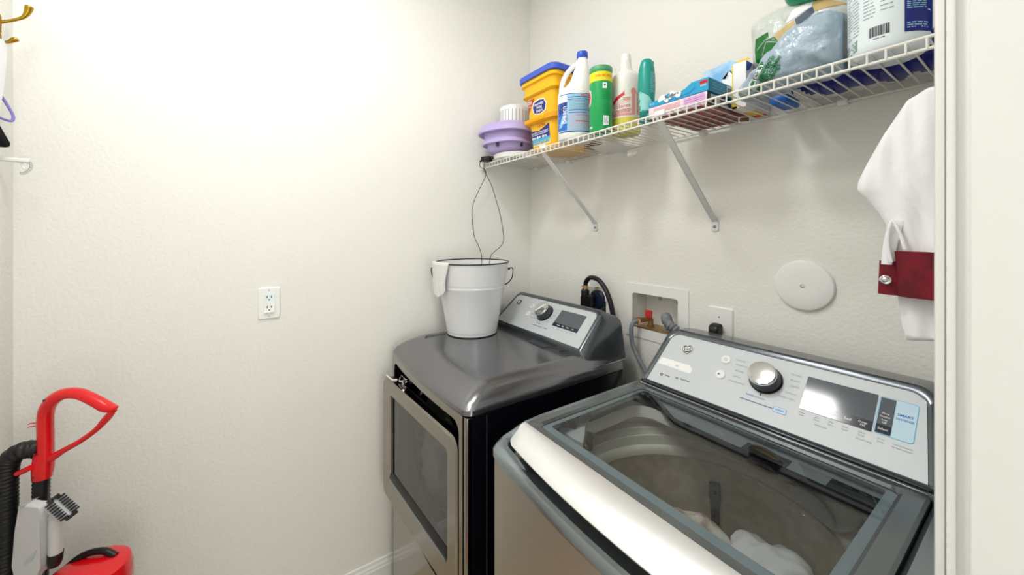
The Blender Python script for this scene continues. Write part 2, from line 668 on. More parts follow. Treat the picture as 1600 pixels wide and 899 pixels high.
def knob_on(pn, s, t, parent, rb, rc, h):
    k = obj('knob', prism(rr(-rb, rb, -rb, rb, rb * 0.999, 16, 1), 0, 0.004, pn.F(s, t, 0.001)), BGLOSS, parent)
    m = pn.F(s, t, 0.004)
    sk = lathe([(rb * 0.93, 0), (rb * 0.93, 0.008), (rc * 1.05, 0.016), (rc * 1.03, h - 0.004)], (0, 0, 0), 48)
    sk.transform(m)
    obj('knob_skirt', sk, DGREY, k)
    cap = lathe([(rc * 1.03, h - 0.005), (rc * 1.04, h - 0.001), (rc * 0.97, h + 0.003), (rc * 0.6, h + 0.0045), (0.0001, h + 0.005)],
                (0, 0, 0), 48)
    cap.transform(m)
    obj('knob_cap', cap, CHROME, k)
    return k


def ring_loop(x0, x1, y0, y1, r, z, bulge=0.0, zf=None, dip=None, nc=8, ne=14):
    """horizontal rounded rectangle; the front (low y) may bow out and sit lower"""
    cx, hw = (x0 + x1) / 2, (x1 - x0) / 2
    out = []
    for x, y in rr(x0, x1, y0, y1, r, nc, ne):
        q = max(0.0, min(1.0, (y1 - y) / (y1 - y0)))
        w_ = q ** 5
        yy = y - bulge * w_ * (1 - ((x - cx) / hw) ** 2)
        zz = z
        if zf is not None:
            f = smooth(0.86, 0.99, q)
            zz = z * (1 - f) + zf * f
            if dip:
                win = f * smooth(dip[0] - 0.04, dip[0], x) * (1 - smooth(dip[1], dip[1] + 0.04, x))
                zz -= dip[2] * win
                yy -= dip[3] * win
        out.append(V(x, yy, zz))
    return out


# ------------------------------------------------------------------ washer
WX0, WX1, WY0, WY1 = 0.925, 1.608, -0.820, -0.055
WC = (WX0 + WX1) / 2
TC = V(1.268, -0.505, 0)
WP_ = Panel(-0.286, 1.12, -0.168, 1.2463)
wash = emptyish('washer', (WC, -0.44, 0), 'grey top-load washing machine with a glass lid beside the doorway', 'washing machine')
body = loft([ring_loop(WX0, WX1, WY0, WY1, 0.03, z, 0.025) for z in (0.03, 0.06, 1.052)], True, False)
for f in body.faces:
    f.material_index = 0 if f.normal.y < -0.6 else 1
obj('cabinet', body, [STEELW, NAVYSIDE], wash)
for sx in (WX0 + 0.06, WX1 - 0.06):
    for sy in (WY0 + 0.07, WY1 - 0.07):
        obj('foot', lathe([(0.022, 0), (0.022, 0.012), (0.012, 0.014), (0.012, 0.032)], (sx, sy, 0), 20), BLACK, wash)
DIP = (1.085, 1.46, 0.004, 0.0)
DIP2 = (1.085, 1.46, 0.012, 0.013)
DIP3 = (1.085, 1.46, 0.022, 0.013)
rim = [
    ring_loop(WX0, WX1, WY0, WY1, 0.03, 1.052, 0.025),
    ring_loop(WX0 - 0.002, WX1 + 0.002, WY0 - 0.004, WY1, 0.032, 1.056, 0.025, 1.052),
    ring_loop(WX0 - 0.002, WX1 + 0.002, WY0 - 0.004, WY1, 0.034, 1.080, 0.025, 1.064),
    ring_loop(WX0 + 0.002, WX1 - 0.002, WY0 + 0.002, WY1, 0.036, 1.094, 0.025, 1.073),
    ring_loop(WX0 + 0.009, WX1 - 0.009, WY0 + 0.012, WY1 - 0.005, 0.036, 1.101, 0.025, 1.077, DIP),
    ring_loop(WX0 + 0.020, WX1 - 0.030, WY0 + 0.023, WY1 - 0.012, 0.034, 1.101, 0.022, 1.076, DIP2),
    ring_loop(WX0 + 0.026, WX1 - 0.037, WY0 + 0.026, WY1 - 0.02, 0.032, 1.094, 0.022, 1.068, DIP3),
    ring_loop(WX0 + 0.029, WX1 - 0.040, WY0 + 0.034, WY1 - 0.02, 0.03, 1.070, 0.020, 1.044, DIP3),
    ring_loop(WX0 + 0.055, WX1 - 0.065, WY0 + 0.075, -0.33, 0.06, 1.062, 0.0, 1.040),
]
obj('top_rim', loft(rim, False, False), TEALM, wash)


def circ(r, z, ref):
    return [V(TC.x + r * math.cos(a), TC.y + r * math.sin(a), z) for a in
            [math.atan2(p.y - TC.y, p.x - TC.x) for p in ref]]


ref = rim[-1]
well = [ref,
        [p + (TC - V(p.x, p.y, 0)).normalized() * 0.012 - V(0, 0, p.z - 1.035) for p in ref],
        circ(0.322, 1.012, ref), circ(0.316, 0.996, ref), circ(0.311, 0.996, ref), circ(0.306, 1.004, ref), circ(0.302, 1.003, ref), circ(0.298, 0.984, ref),
        circ(0.293, 0.983, ref), circ(0.289, 0.990, ref), circ(0.286, 0.989, ref), circ(0.282, 0.966, ref), circ(0.277, 0.964, ref), circ(0.271, 0.955, ref), circ(0.271, 0.938, ref)]
obj('tub_ring', loft(well, False, False), TUBRING, wash, angle=45)
tub = lathe([(0.268, 0.945), (0.272, 0.935), (0.270, 0.90), (0.2725, 0.88), (0.270, 0.86), (0.270, 0.56), (0.25, 0.52), (0.12, 0.505), (0.02, 0.50)],
            (TC.x, TC.y, 0), 64, cap0=False)
bmesh.ops.reverse_faces(tub, faces=tub.faces[:])
obj('tub', tub, TUBM, wash, angle=60)
imp = lathe([(0.001, 0.575), (0.03, 0.573), (0.05, 0.55), (0.15, 0.535), (0.22, 0.53), (0.222, 0.52)], (TC.x, TC.y, 0), 48)
obj('impeller', imp, LGREY, wash)
# dark strap with a hole on the tub wall, oval cover with a screw, soap cup in the corner
for nm, ang, z0, z1 in (('tub_fin', math.radians(112), 0.775, 0.895),):
    ca, sa = math.cos(ang), math.sin(ang)
    fr_ = frame(TC + V(0.264 * ca, 0.264 * sa, 0), (-sa, ca, 0), (0, 0, 1))
    b1 = prism(rr(-0.014, 0.014, z1 - 0.045, z1, 0.004, 4, 1), -0.004, 0.004, fr_)
    b2 = prism([(-0.007, z0), (0.007, z0), (0.012, z1 - 0.04), (-0.012, z1 - 0.04)], -0.004, 0.006, fr_)
    b3 = prism(rr(-0.0045, 0.0045, z1 - 0.026, z1 - 0.017, 0.0044, 6, 1), -0.007, 0.007, fr_)
    obj(nm, merge((b1, 0), (b2, 0), (b3, 1)), [DGREY, BGLOSS], wash)
ov = frame(V(1.405, -0.262, 0.998), V(0.88, -0.47, 0), V(0.30, 0.56, 0.77))
cv = obj('tub_cover', prism(rr(-0.075, 0.075, -0.045, 0.045, 0.044, 12, 1), -0.004, 0.004, ov), WPLAS2, wash)
sc = lathe([(0.011, 0), (0.011, 0.003), (0.007, 0.005), (0.006, 0.003), (0.0005, 0.003)], (0, 0, 0), 20)
sc.transform(ov @ Matrix.Translation((-0.005, 0.01, 0.004)))
obj('screw', sc, CHROME, cv)
cup = Matrix.Translation((0, 0, 1.0665))
soap = obj('softener_cup', bevel_bm(prism([(0.9485, -0.512), (0.9489, -0.5496), (0.9707, -0.578), (0.9964, -0.6076), (0.9668, -0.6291), (0.9691, -0.6421), (1.0179, -0.6435), (1.0535, -0.6397),
                                           (1.0264, -0.6058), (0.985, -0.56), (0.9688, -0.5205)], -0.012, 0.004, cup), 0.003), LGREY, wash)
obj('cup_lid', bevel_bm(prism([(0.934, -0.6179), (0.934, -0.5825), (0.9475, -0.553), (0.969, -0.579), (0.9935, -0.6076), (0.9660, -0.627)], -0.006, 0.003, cup), 0.002), DGREY, soap)
lab = text('Fill to here', 0.006)
lab.transform(Matrix.Translation((0.957, -0.604, 1.0698)) @ Matrix.Rotation(-0.25, 4, 'Z'))
obj('lettering', lab, WHITEP, soap)
obj('cup_spring', merge(rod(V(1.005, -0.603, 1.060), V(1.050, -0.626, 1.052), 0.006, 12)), BRASSV, soap)
obj('side_strap', bevel_bm(prism([(-0.008, 0.0), (0.008, 0.0), (0.010, 0.045), (-0.006, 0.048)], -0.002, 0.002, frame(V(1.008, -0.572, 1.008), (0.55, 0.83, 0), (-0.05, 0.1, 1))), 0.001), DGREY, wash)
# dispenser bar across the back of the opening
bar, edge_ = [], []
for i in range(33):
    x = 1.035 + (1.545 - 1.035) * i / 32
    f = -0.366 + 0.050 * (1 - smooth(1.035, 1.13, x))
    bar.append([V(x, -0.312, 1.084), V(x, f, 1.080), V(x, f - 0.001, 1.074), V(x, -0.312, 1.070)])
    edge_.append([V(x, f - 0.0005, 1.0805), V(x, f - 0.010, 1.079), V(x, f - 0.012, 1.064), V(x, f - 0.0005, 1.062)])
dsp = obj('dispenser_bar', loft(bar), MGREY, wash)
obj('bar_edge', loft(edge_), BGLOSS, dsp)
le = lathe([(0.026, 0.0), (0.026, 0.004), (0.021, 0.007), (0.0005, 0.008)], (0, 0, 0), 32, 1.25, 0.50)
le.transform(frame(V(1.326, -0.350, 1.082), (1, -0.05, -0.02), (0, 0.9, 0.2)))
obj('dispenser_lens', le, LENSM, dsp)
for x0_, x1_ in ((1.285, 1.372), (1.44, 1.53)):
    obj('dispenser_drawer', rbox(x0_, x1_, -0.372, -0.335, 1.0815, 1.0845, 0.001), GRAPHD, dsp)
# lid
LX0, LX1, LY0, LY1 = 0.953, 1.569, -0.742, -0.293
lidf = [
    ring_loop(LX0 + 0.002, LX1 - 0.002, LY0, LY1 - 0.002, 0.012, 1.088),
    ring_loop(LX0, LX1, LY0, LY1, 0.014, 1.092), ring_loop(LX0, LX1, LY0, LY1, 0.014, 1.103),
    ring_loop(LX0 + 0.004, LX1 - 0.004, LY0 + 0.002, LY1 - 0.004, 0.014, 1.108),
    ring_loop(LX0 + 0.024, LX1 - 0.030, LY0 + 0.022, LY1 - 0.022, 0.016, 1.108),
    ring_loop(LX0 + 0.030, LX1 - 0.036, LY0 + 0.028, LY1 - 0.028, 0.014, 1.1035),
    ring_loop(LX0 + 0.030, LX1 - 0.036, LY0 + 0.028, LY1 - 0.028, 0.014, 1.092),
]
lidf.append(lidf[0])
lid = obj('lid', loft(lidf, False, False), LIDM, wash)
gx0, gx1, gy0, gy1 = LX0 + 0.030, LX1 - 0.036, LY0 + 0.028, LY1 - 0.028
bord = [ring_loop(gx0, gx1, gy0, gy1, 0.014, 1.1005), ring_loop(gx0 + 0.012, gx1 - 0.016, gy0 + 0.024, gy1 - 0.006, 0.006, 1.1005)]
obj('glass_border', loft(bord, False, False), BORDER, lid)
pane = loft([ring_loop(gx0, gx1, gy0, gy1, 0.014, 1.1025)], False, True)
obj('glass', pane, GLID, lid)
obj('lid_edge_trim', rbox(LX0 + 0.006, LX1 - 0.004, LY1 - 0.0035, LY1 + 0.0005, 1.1045, 1.1095, 0.001), CHROME, lid)
for hx in (LX0 + 0.012, LX1 - 0.012):
    obj('hinge', rod(V(hx - 0.012, LY1 + 0.012, 1.099), V(hx + 0.012, LY1 + 0.012, 1.099), 0.007, 14), BLACK, wash)
secs = []
for i in range(33):
    u = i / 32
    x = LX0 + 0.002 + (LX1 - LX0 - 0.004) * u
    e = min(u, 1 - u)
    b = 0.022 * (1 - (2 * u - 1) ** 2)
    rnd = 0.008 * (1 - smooth(0, 0.03, e))
    yf = -0.791 - b + rnd
    secs.append([V(x, -0.738, 1.1085), V(x, -0.752, 1.107), V(x, yf + 0.02, 1.0945), V(x, yf + 0.006, 1.0845), V(x, yf, 1.0785),
                 V(x, yf + 0.002, 1.0745), V(x, yf + 0.012, 1.073), V(x, -0.745, 1.088)])
obj('lid_handle_strip', loft(secs), STRIP, lid, angle=50)

# console
c0, c1, cl_ = 0.9745, 1.5635, 0.06
con = [
    WP_.outline(c0 - 0.001, c1 + 0.001, 0.0, 0.1735, (0.002, 0.002, 0.026, 0.026), cl_, -0.002),
    WP_.outline(c0 - 0.001, c1 + 0.001, 0.0, 0.1735, (0.002, 0.002, 0.026, 0.026), cl_, 0.0025),
    WP_.outline(c0 - 0.006, c1 + 0.006, -0.003, 0.1800, (0.004, 0.004, 0.030, 0.030), cl_, 0.005),
    WP_.outline(c0 - 0.016, c1 + 0.016, -0.006, 0.1900, (0.006, 0.006, 0.034, 0.034), cl_, 0.003),
    WP_.outline(c0 - 0.023, c1 + 0.023, -0.010, 0.1960, (0.008, 0.008, 0.038, 0.038), cl_, -0.006),
]
back = []
for p in con[-1]:
    back.append(V(p.x, max(-0.06, -0.06), 1.05 + (p.z - 1.105) * 0.93 + 0.055))
con.append([V(p.x, p.y + (-0.06 - p.y) * 0.5, p.z + (q.z - p.z) * 0.25) for p, q in zip(con[-1], back)])
con.append(back)
cons = obj('console', loft(con, True, True), GRAPHD, wash)
obj('deck_strip', rbox(LX0 - 0.004, LX1 + 0.004, LY1 + 0.003, -0.06, 1.062, 1.110, 0.006), GRAPH, wash)
obj('deck_vent', merge(*[rbox(x, x + 0.075, -0.2925, -0.2845, 1.1045, 1.1115, 0.001) for x in (1.265,)]), BGLOSS, wash)
pan = obj('control_panel', loft([WP_.outline(c0, c1, 0.0005, 0.173, (0.002, 0.002, 0.026, 0.026), cl_, n) for n in (-0.001, 0.001)]), SILVER, cons)
N1 = 0.001
disp = obj('display', WP_.rect(1.355, 1.4786, 0.0626, 0.146, N1 - 0.001, N1 + 0.0012, 0.001), SCREEN, pan)
obj('display_band', merge(WP_.rect(1.355, 1.4786, 0.0626, 0.084, N1, N1 + 0.0015, 0.0005)), SCREEND, disp)
obj('display_lettering', merge(WP_.text(1.393, 0.0735, 'Temp', 0.0075, n=0.0027), WP_.text(1.417, 0.0735, 'Spin', 0.0085, n=0.0027),
                               WP_.text(1.440, 0.0735, 'Soil', 0.0085, n=0.0027), WP_.text(1.464, 0.0765, 'Deep', 0.0065, n=0.0027),
                               WP_.text(1.464, 0.070, 'Fill', 0.0065, n=0.0027)), WHITEP, disp)
blu = obj('dispense_panel', WP_.rect(1.4812, 1.5390, 0.0635, 0.146, N1 - 0.001, N1 + 0.0006, 0.006), CYANP, pan, label='pale blue dispense panel')
obj('dispense_face', WP_.rect(1.4822, 1.5380, 0.0645, 0.145, N1, N1 + 0.0008, 0.0055), PALEBLUE, blu)
obj('dispense_display', merge((WP_.rect(1.4834, 1.5064, 0.0655, 0.1435, N1, N1 + 0.0013, 0.001), 0), (WP_.rect(1.4834, 1.5064, 0.0655, 0.084, N1, N1 + 0.0016, 0.001), 1)),
    [SCREEN, SCREEND], blu)
obj('dispense_lettering', merge((WP_.text(1.4945, 0.075, 'Select', 0.0065, n=0.0028), 0),
                                *[(WP_.text(1.4945, t, s, 0.005, n=0.0025), 0) for s, t in (('More', 0.109), ('Normal', 0.102), ('Less', 0.095), ('Off', 0.089))],
                                (WP_.text(1.5225, 0.115, 'SMART', 0.0075, n=0.0021, bold=0.0001), 1), (WP_.text(1.5225, 0.106, 'DISPENSE', 0.0062, n=0.0021), 1)),
    [WHITEP, BLUEP], blu)
# roundel emblem
em = lathe([(0.0175, 0), (0.0175, 0.0022), (0.0165, 0.0028), (0.0155, 0.0022), (0.0001, 0.0022)], (0, 0, 0), 40)
em.transform(WP_.F(1.0546, 0.131, 0.0005))
emb = obj('emblem', em, WPLAS, pan)
sw = []
for k in range(4):
    a0 = math.radians(90 * k + 20)
    pts = [V(0.011 * math.cos(a0 + q * 1.5) * (0.35 + 0.65 * math.sin(math.pi * (0.15 + 0.7 * q))),
             0.011 * math.sin(a0 + q * 1.5) * (0.35 + 0.65 * math.sin(math.pi * (0.15 + 0.7 * q))), 0.0024) for q in [i / 10 for i in range(11)]]
    sw.append(tube(pts, 0.0013, 6))
sw.append(tube([V(0.0143 * math.cos(2 * math.pi * k / 40), 0.0143 * math.sin(2 * math.pi * k / 40), 0.0023) for k in range(40)], 0.0010, 6, True))
sw += [text('GE', 0.009, shear=0.3)]
sw[-1].transform(Matrix.Translation((0, 0, 0.0026)))
s_ = merge(*sw)
s_.transform(WP_.F(1.0546, 0.131, 0.0005))
obj('monogram', s_, DKP, emb)
stk = prism([(0.985, 0.060), (0.990, 0.083), (1.081, 0.083), (1.0925, 0.073), (1.0925, 0.060), (1.086, 0.0585)], 0.001, 0.0016,
            Matrix.Translation(WP_.o) @ frame((0, 0, 0), (1, 0, 0), WP_.v))
st = obj('sticker', stk, WHITEP, pan, label='white sticker strip')
obj('sticker_lettering', WP_.text(1.046, 0.070, 'scan', 0.006, n=0.002), LGREYP, st)


def button(pn, s, t, r, parent, name='button'):
    b = lathe([(r, 0), (r, 0.0022), (r * 0.86, 0.0034), (0.0001, 0.003)], (0, 0, 0), 28)
    b.transform(pn.F(s, t, 0.0006))
    return obj(name, b, WPLAS, parent)


def ring2d(pn, s, t, r, tr, n=0.0042, a0=0, a1=360):
    m = int(abs(a1 - a0) / 12) + 1
    closed = abs(a1 - a0) >= 360
    pts = [pn.P(s + r * math.cos(math.radians(a0 + (a1 - a0) * k / m)), t + r * math.sin(math.radians(a0 + (a1 - a0) * k / m)), n)
           for k in range(m if closed else m + 1)]
    return tube(pts, tr, 5, closed)


b = button(WP_, 1.168, 0.1317, 0.0128, pan)
obj('power_symbol', merge(ring2d(WP_, 1.168, 0.1317, 0.0042, 0.0004, 0.004, 120, 420), rod(WP_.P(1.168, 0.1317, 0.004), WP_.P(1.168, 0.1375, 0.004), 0.0004, 6)), GREYP, b)
b = button(WP_, 1.1685, 0.0843, 0.0128, pan)
obj('start_symbol', prism([(-0.003, -0.003), (0.0035, 0), (-0.003, 0.003)], 0, 0.0005, WP_.F(1.166, 0.0843, 0.0038)), DKP, b)
knob_on(WP_, 1.2742, 0.107, pan, 0.0375, 0.031, 0.030)
words = []
for s, t, wd, al in ((1.212, 0.1397, 'COLORS', 'RIGHT'), (1.222, 0.1259, 'DELICATES', 'RIGHT'), (1.217, 0.1088, 'WHITES', 'RIGHT'),
                     (1.213, 0.0921, 'JEANS', 'RIGHT'), (1.228, 0.0769, 'ACTIVE WEAR', 'RIGHT')):
    words.append((WP_.text(s + 0.004, t, wd, 0.0062, al, 0.0014), 0))
for s, t, wd in ((1.326, 0.1407, 'TOWELS'), (1.329, 0.1257, 'BULKY'), (1.331, 0.1105, 'QUICK'), (1.325, 0.091, 'CASUALS'), (1.314, 0.0772, 'RINSE + SPIN')):
    words.append((WP_.text(s - 0.006, t, wd, 0.0062, 'LEFT', 0.0014), 0))
words += [(WP_.text(1.264, 0.0555, 'WATER STATION', 0.0055, n=0.0014), 1), (WP_.text(1.321, 0.0415, 'START', 0.0058, n=0.0023), 1),
          (rod(WP_.P(1.2735, 0.069, 0.0018), WP_.P(1.2735, 0.062, 0.0018), 0.0009, 6), 3)]
for s, wd in ((1.362, 'Delay'), (1.39, 'Hot'), (1.415, 'Max'), (1.439, 'Extra'), (1.465, 'Warm'), (1.494, 'Fabric')):
    words.append((WP_.text(s, 0.0545, wd, 0.0045, n=0.0014), 0))
    words.append((WP_.text(s, 0.0485, 'Rinse' if s > 1.4 else 'Wash', 0.0045, n=0.0014), 0))
words += [(WP_.text(1.525, 0.053, 'Hold 3 seconds', 0.0045, n=0.0014), 0), (WP_.text(1.525, 0.047, 'for bulk options', 0.0045, n=0.0014), 0),
          (WP_.text(1.40, 0.038, 'Hold to lock', 0.0045, n=0.0014), 0), (WP_.text(1.47, 0.040, 'Control Lock', 0.0045, n=0.0014), 0)]
words += [(WP_.text(1.031, 0.031, 'Energy', 0.006, n=0.0014), 3), (WP_.text(1.060, 0.0335, 'HE', 0.007, n=0.0014), 3), (WP_.text(1.085, 0.0355, 'Dual Wash', 0.006, n=0.0014), 3)]
words.append((ring2d(WP_, 1.0125, 0.029, 0.0035, 0.0012, 0.0012), 3))
obj('panel_lettering', merge(*words), [LGREYP, BLUEP, BLUEP, DKP], pan)
obj('printed_bar', WP_.rect(1.232, 1.306, 0.0400, 0.0418, N1, N1 + 0.0006, 0.0004), NAVYL, pan)
sb0 = obj('start_box', WP_.rect(1.3075, 1.3345, 0.0345, 0.0485, N1, N1 + 0.0004, 0.003), BLUEP, pan)
obj('start_face', WP_.rect(1.3083, 1.3337, 0.0353, 0.0477, N1, N1 + 0.0007, 0.0025), PALEBLUE, sb0)

# ------------------------------------------------------------------ dryer
DX0, DX1, DY0, DY1 = 0.070, 0.760, -0.797, -0.115
DC = (DX0 + DX1) / 2
DP_ = Panel(-0.299, 1.142, -0.181, 1.25)
dry = emptyish('dryer', (DC, -0.45, 0), 'dark grey clothes dryer in the corner with its front door ajar', 'clothes dryer')
# front frame with the recess the door closes into
fo = [ring_loop(DX0, DX1, DY0, DY1, 0.025, z, 0.016) for z in (0.03, 0.05, 1.05)]


def front_y(x):
    return DY0 - 0.016 * (1 - ((x - DC) / ((DX1 - DX0) / 2)) ** 2)


side = loft([[p for p in lp] for lp in fo], True, False)
kill = [f for f in side.faces if f.calc_center_median().y < DY0 + 0.001 and f.calc_center_median().z > 0.045 and f.normal.y < -0.5]
bmesh.ops.delete(side, geom=kill, context='FACES')
obj('cabinet', side, NAVYSIDE, dry)


def frontplate(bm, pts):
    for v in bm.verts:
        v.co.y += front_y(v.co.x) + 0.0
    return bm


OX0, OX1, OZ0, OZ1 = 0.105, 0.716, 0.475, 1.025
outer = [V(x, 0, z) for x, z in rr(DX0 + 0.024, DX1 - 0.024, 0.05, 1.05, 0.001, 4, 12)]
inner = [V(x, 0, z) for x, z in rr(OX0, OX1, OZ0, OZ1, 0.035, 4, 12)]
fp = loft([outer, inner, [v + V(0, 0.008, 0) for v in inner], [V(v.x, 0.060, v.z) for v in inner]], False, False)
fp = frontplate(fp, None)
for f in fp.faces:
    f.material_index = 0
    if f.calc_center_median().y > front_y(f.calc_center_median().x) + 0.006:
        f.material_index = 1
corner = []
obj('front_frame', fp, [STEEL, BLACK], dry)
rec = patch(OX1 - OX0, OZ1 - OZ0, 2, 2)
hole = loft([[V(x, -0.742, z) for x, z in rr(OX0 - 0.002, OX1 + 0.002, OZ0 - 0.002, OZ1 + 0.002, 0.03, 10, 6)],
             [V(0.41 + 0.235 * math.cos(a), -0.742, 0.745 + 0.235 * math.sin(a)) for a in
              [math.atan2(z - 0.745, x - 0.41) for x, z in rr(OX0, OX1, OZ0, OZ1, 0.03, 10, 6)]],
             [V(0.41 + 0.235 * math.cos(a), -0.70, 0.745 + 0.235 * math.sin(a)) for a in
              [math.atan2(z - 0.745, x - 0.41) for x, z in rr(OX0, OX1, OZ0, OZ1, 0.03, 10, 6)]]], False, False)
obj('door_recess', hole, BGLOSS, dry)
drum = loft([[V(0.41 + r * math.cos(2 * math.pi * k / 48), y, 0.745 + r * math.sin(2 * math.pi * k / 48)) for k in range(48)]
             for r, y in ((0.237, -0.702), (0.29, -0.69), (0.29, -0.22), (0.02, -0.215))], False, True)
bmesh.ops.reverse_faces(drum, faces=drum.faces[:])
obj('drum', drum, LGREY, dry)
# latch bracket showing in the gap, upper left of the recess
obj('door_latch', merge(rbox(0.175, 0.235, -0.795, -0.742, 0.985, 0.991, 0.001), rbox(0.215, 0.250, -0.80, -0.755, 0.974, 0.988, 0.002),
                        tube(catmull([V(0.19, -0.80, 0.984), V(0.215, -0.812, 0.980), V(0.24, -0.808, 0.986), V(0.27, -0.815, 0.983)], 4), 0.004, 8)), CHROME, dry)
# cap
cap = [
    ring_loop(DX0, DX1, DY0, DY1, 0.025, 1.0525, 0.016),
    ring_loop(DX0 - 0.002, DX1 + 0.002, DY0 - 0.003, DY1, 0.026, 1.055, 0.018),
    ring_loop(DX0 - 0.001, DX1 + 0.001, DY0 - 0.001, DY1, 0.028, 1.068, 0.019),
    ring_loop(DX0 + 0.006, DX1 - 0.006, DY0 + 0.010, DY1, 0.030, 1.083, 0.020),
    ring_loop(DX0 + 0.024, DX1 - 0.024, DY0 + 0.036, DY1, 0.034, 1.103, 0.020),
    ring_loop(DX0 + 0.046, DX1 - 0.046, DY0 + 0.072, DY1, 0.038, 1.1185, 0.014),
    ring_loop(DX0 + 0.056, DX1 - 0.056, DY0 + 0.090, DY1, 0.040, 1.1225, 0.010),
    ring_loop(DX0 + 0.068, DX1 - 0.068, DY0 + 0.106, DY1, 0.044, 1.1230, 0.006),
    ring_loop(DX0 + 0.072, DX1 - 0.072, DY0 + 0.111, DY1, 0.044, 1.1175, 0.005),
    ring_loop(DX0 + 0.080, DX1 - 0.080, DY0 + 0.120, DY1, 0.044, 1.1170, 0.003),
]
obj('top_cap', loft(cap, True, True), GRAPH, dry, angle=22)
# console of the dryer: rounded shoulders running into the cap
d0, d1, dl = 0.126, 0.691, 0.055
rt = (0.003, 0.003, 0.02, 0.02)
con = [
    DP_.outline(d0 - 0.001, d1 + 0.001, -0.001, 0.165, rt, dl, -0.002),
    DP_.outline(d0 - 0.001, d1 + 0.001, -0.001, 0.165, rt, dl, 0.002),
    DP_.outline(d0 - 0.005, d1 + 0.005, -0.004, 0.171, (0.004, 0.004, 0.024, 0.024), dl, 0.004),
    DP_.outline(d0 - 0.014, d1 + 0.014, -0.010, 0.183, (0.006, 0.006, 0.030, 0.030), dl, 0.001),
    DP_.outline(d0 - 0.026, d1 + 0.026, -0.020, 0.191, (0.010, 0.010, 0.036, 0.036), dl, -0.010),
    DP_.outline(d0 - 0.040, d1 + 0.040, -0.040, 0.194, (0.012, 0.012, 0.040, 0.040), dl * 1.2, -0.028),
]
lx = con[-1]
zb = min(p.z for p in lx)
for fy, fz, ex in ((0.35, 0.985, 0.010), (0.7, 0.97, 0.020), (1.0, 0.95, 0.026)):
    lp = []
    for p in lx:
        up = (p.z - zb) / 0.18
        x = p.x + (ex if p.x > DC else -ex) * (1 - 0.2 * up) * (1 if abs(p.x - DC) > 0.26 else abs(p.x - DC) / 0.26)
        x = max(DX0 + 0.002, min(DX1 - 0.002, x))
        lp.append(V(x, p.y + (DY1 - p.y) * fy, 1.09 + (p.z - 1.09) * (1 - 0.05 * fy) if up > 0.02 else p.z + (1.085 - p.z) * fy))
    con.append(lp)
dcon = obj('console', loft(con, True, True), GRAPHD, dry, angle=50)
obj('console_seam', merge(rbox(DX1 - 0.028, DX1 - 0.004, -0.285, DY1 - 0.002, 1.0855, 1.0895, 0.001)), CHROME, dry)
dpan = obj('control_panel', loft([DP_.outline(d0, d1, -0.0005, 0.1645, rt, dl, n) for n in (-0.001, 0.001)]), SILVER, dcon)
dd = obj('display', loft([[DP_.P(s, t, n) for s, t in ((0.491, 0.0571), (0.6380, 0.0571), (0.6330, 0.139), (0.4880, 0.139))] for n in (0.0, 0.0022)]), SCREEN, dpan)
obj('display_band', loft([[DP_.P(s, t, n) for s, t in ((0.491, 0.0571), (0.6380, 0.0571), (0.6370, 0.0735), (0.4902, 0.0735))] for n in (0.0, 0.0026)]), SCREEND, dd)
obj('display_lettering', merge(*[DP_.text(s, 0.0655, wd, 0.0085, n=0.0032) for s, wd in ((0.525, 'Temp'), (0.552, 'Dry'), (0.58, 'Time'), (0.61, 'Set'))]), WHITEP, dd)
e2 = obj('emblem', prism(rr(-0.012, 0.012, -0.012, 0.012, 0.004, 6, 1), 0, 0.003, DP_.F(0.189, 0.122, 0.0008)), DGREY, dpan)
obj('emblem_centre', prism(rr(-0.0065, 0.0065, -0.0065, 0.0065, 0.003, 6, 1), 0, 0.0006, DP_.F(0.189, 0.122, 0.0036)), WPLAS, e2)
knob_on(DP_, 0.408, 0.101, dpan, 0.041, 0.034, 0.034)
gp = rbox(-0.003, 0.003, -0.028, 0.028, 0.0365, 0.0405, 0.001)
gp.transform(DP_.F(0.408, 0.101, 0.004) @ Matrix.Rotation(-0.7, 4, 'Z'))
obj('knob_grip', gp, WPLAS, dpan)
for s, t in ((0.296, 0.119), (0.3056, 0.0765)):
    b = button(DP_, s, t, 0.013, dpan)
    obj('button_symbol', ring2d(DP_, s, t, 0.005, 0.0005), GREYP, b)
dw = [(DP_.rect(0.372, 0.444, 0.0322, 0.0342, 0.001, 0.0016, 0.0004), 1)]
for s, t, wd in ((0.345, 0.135, 'MIXED'), (0.34, 0.118, 'COTTONS'), (0.338, 0.10, 'CASUALS'), (0.34, 0.082, 'DELICATES'), (0.35, 0.064, 'QUICK FLUFF'),
                 (0.465, 0.132, 'TOWELS'), (0.468, 0.118, 'BULKY'), (0.468, 0.104, 'JEANS'), (0.462, 0.086, 'TIMED DRY'), (0.452, 0.066, 'WARM UP')):
    dw.append((DP_.text(s, t, wd, 0.0062, n=0.0014), 0))
dw += [(DP_.text(0.408, 0.048, 'My Cycle', 0.006, n=0.0014), 2), (DP_.text(0.468, 0.033, 'START', 0.007, n=0.0014), 2), (DP_.text(0.175, 0.022, 'energy saver', 0.006, n=0.0014), 0)]
for s, wd in ((0.507, 'Delay'), (0.533, 'Heat'), (0.56, 'Less'), (0.587, 'More'), (0.612, 'Signal'), (0.645, 'Lock')):
    dw.append((DP_.text(s, 0.047, wd, 0.0055, n=0.0014), 0))
obj('panel_lettering', merge(*dw), [LGREYP, NAVYL, BLUEP], dpan)
obj('lint_door', merge((prism(rr(0.33, 0.62, -0.335, -0.305, 0.004, 4, 1), 1.1165, 1.1195), 0),
                       (prism([(0.455, -0.350), (0.545, -0.350), (0.56, -0.318), (0.44, -0.318)], 1.117, 1.1208), 1)), [GRAPH, DGREY], dry)

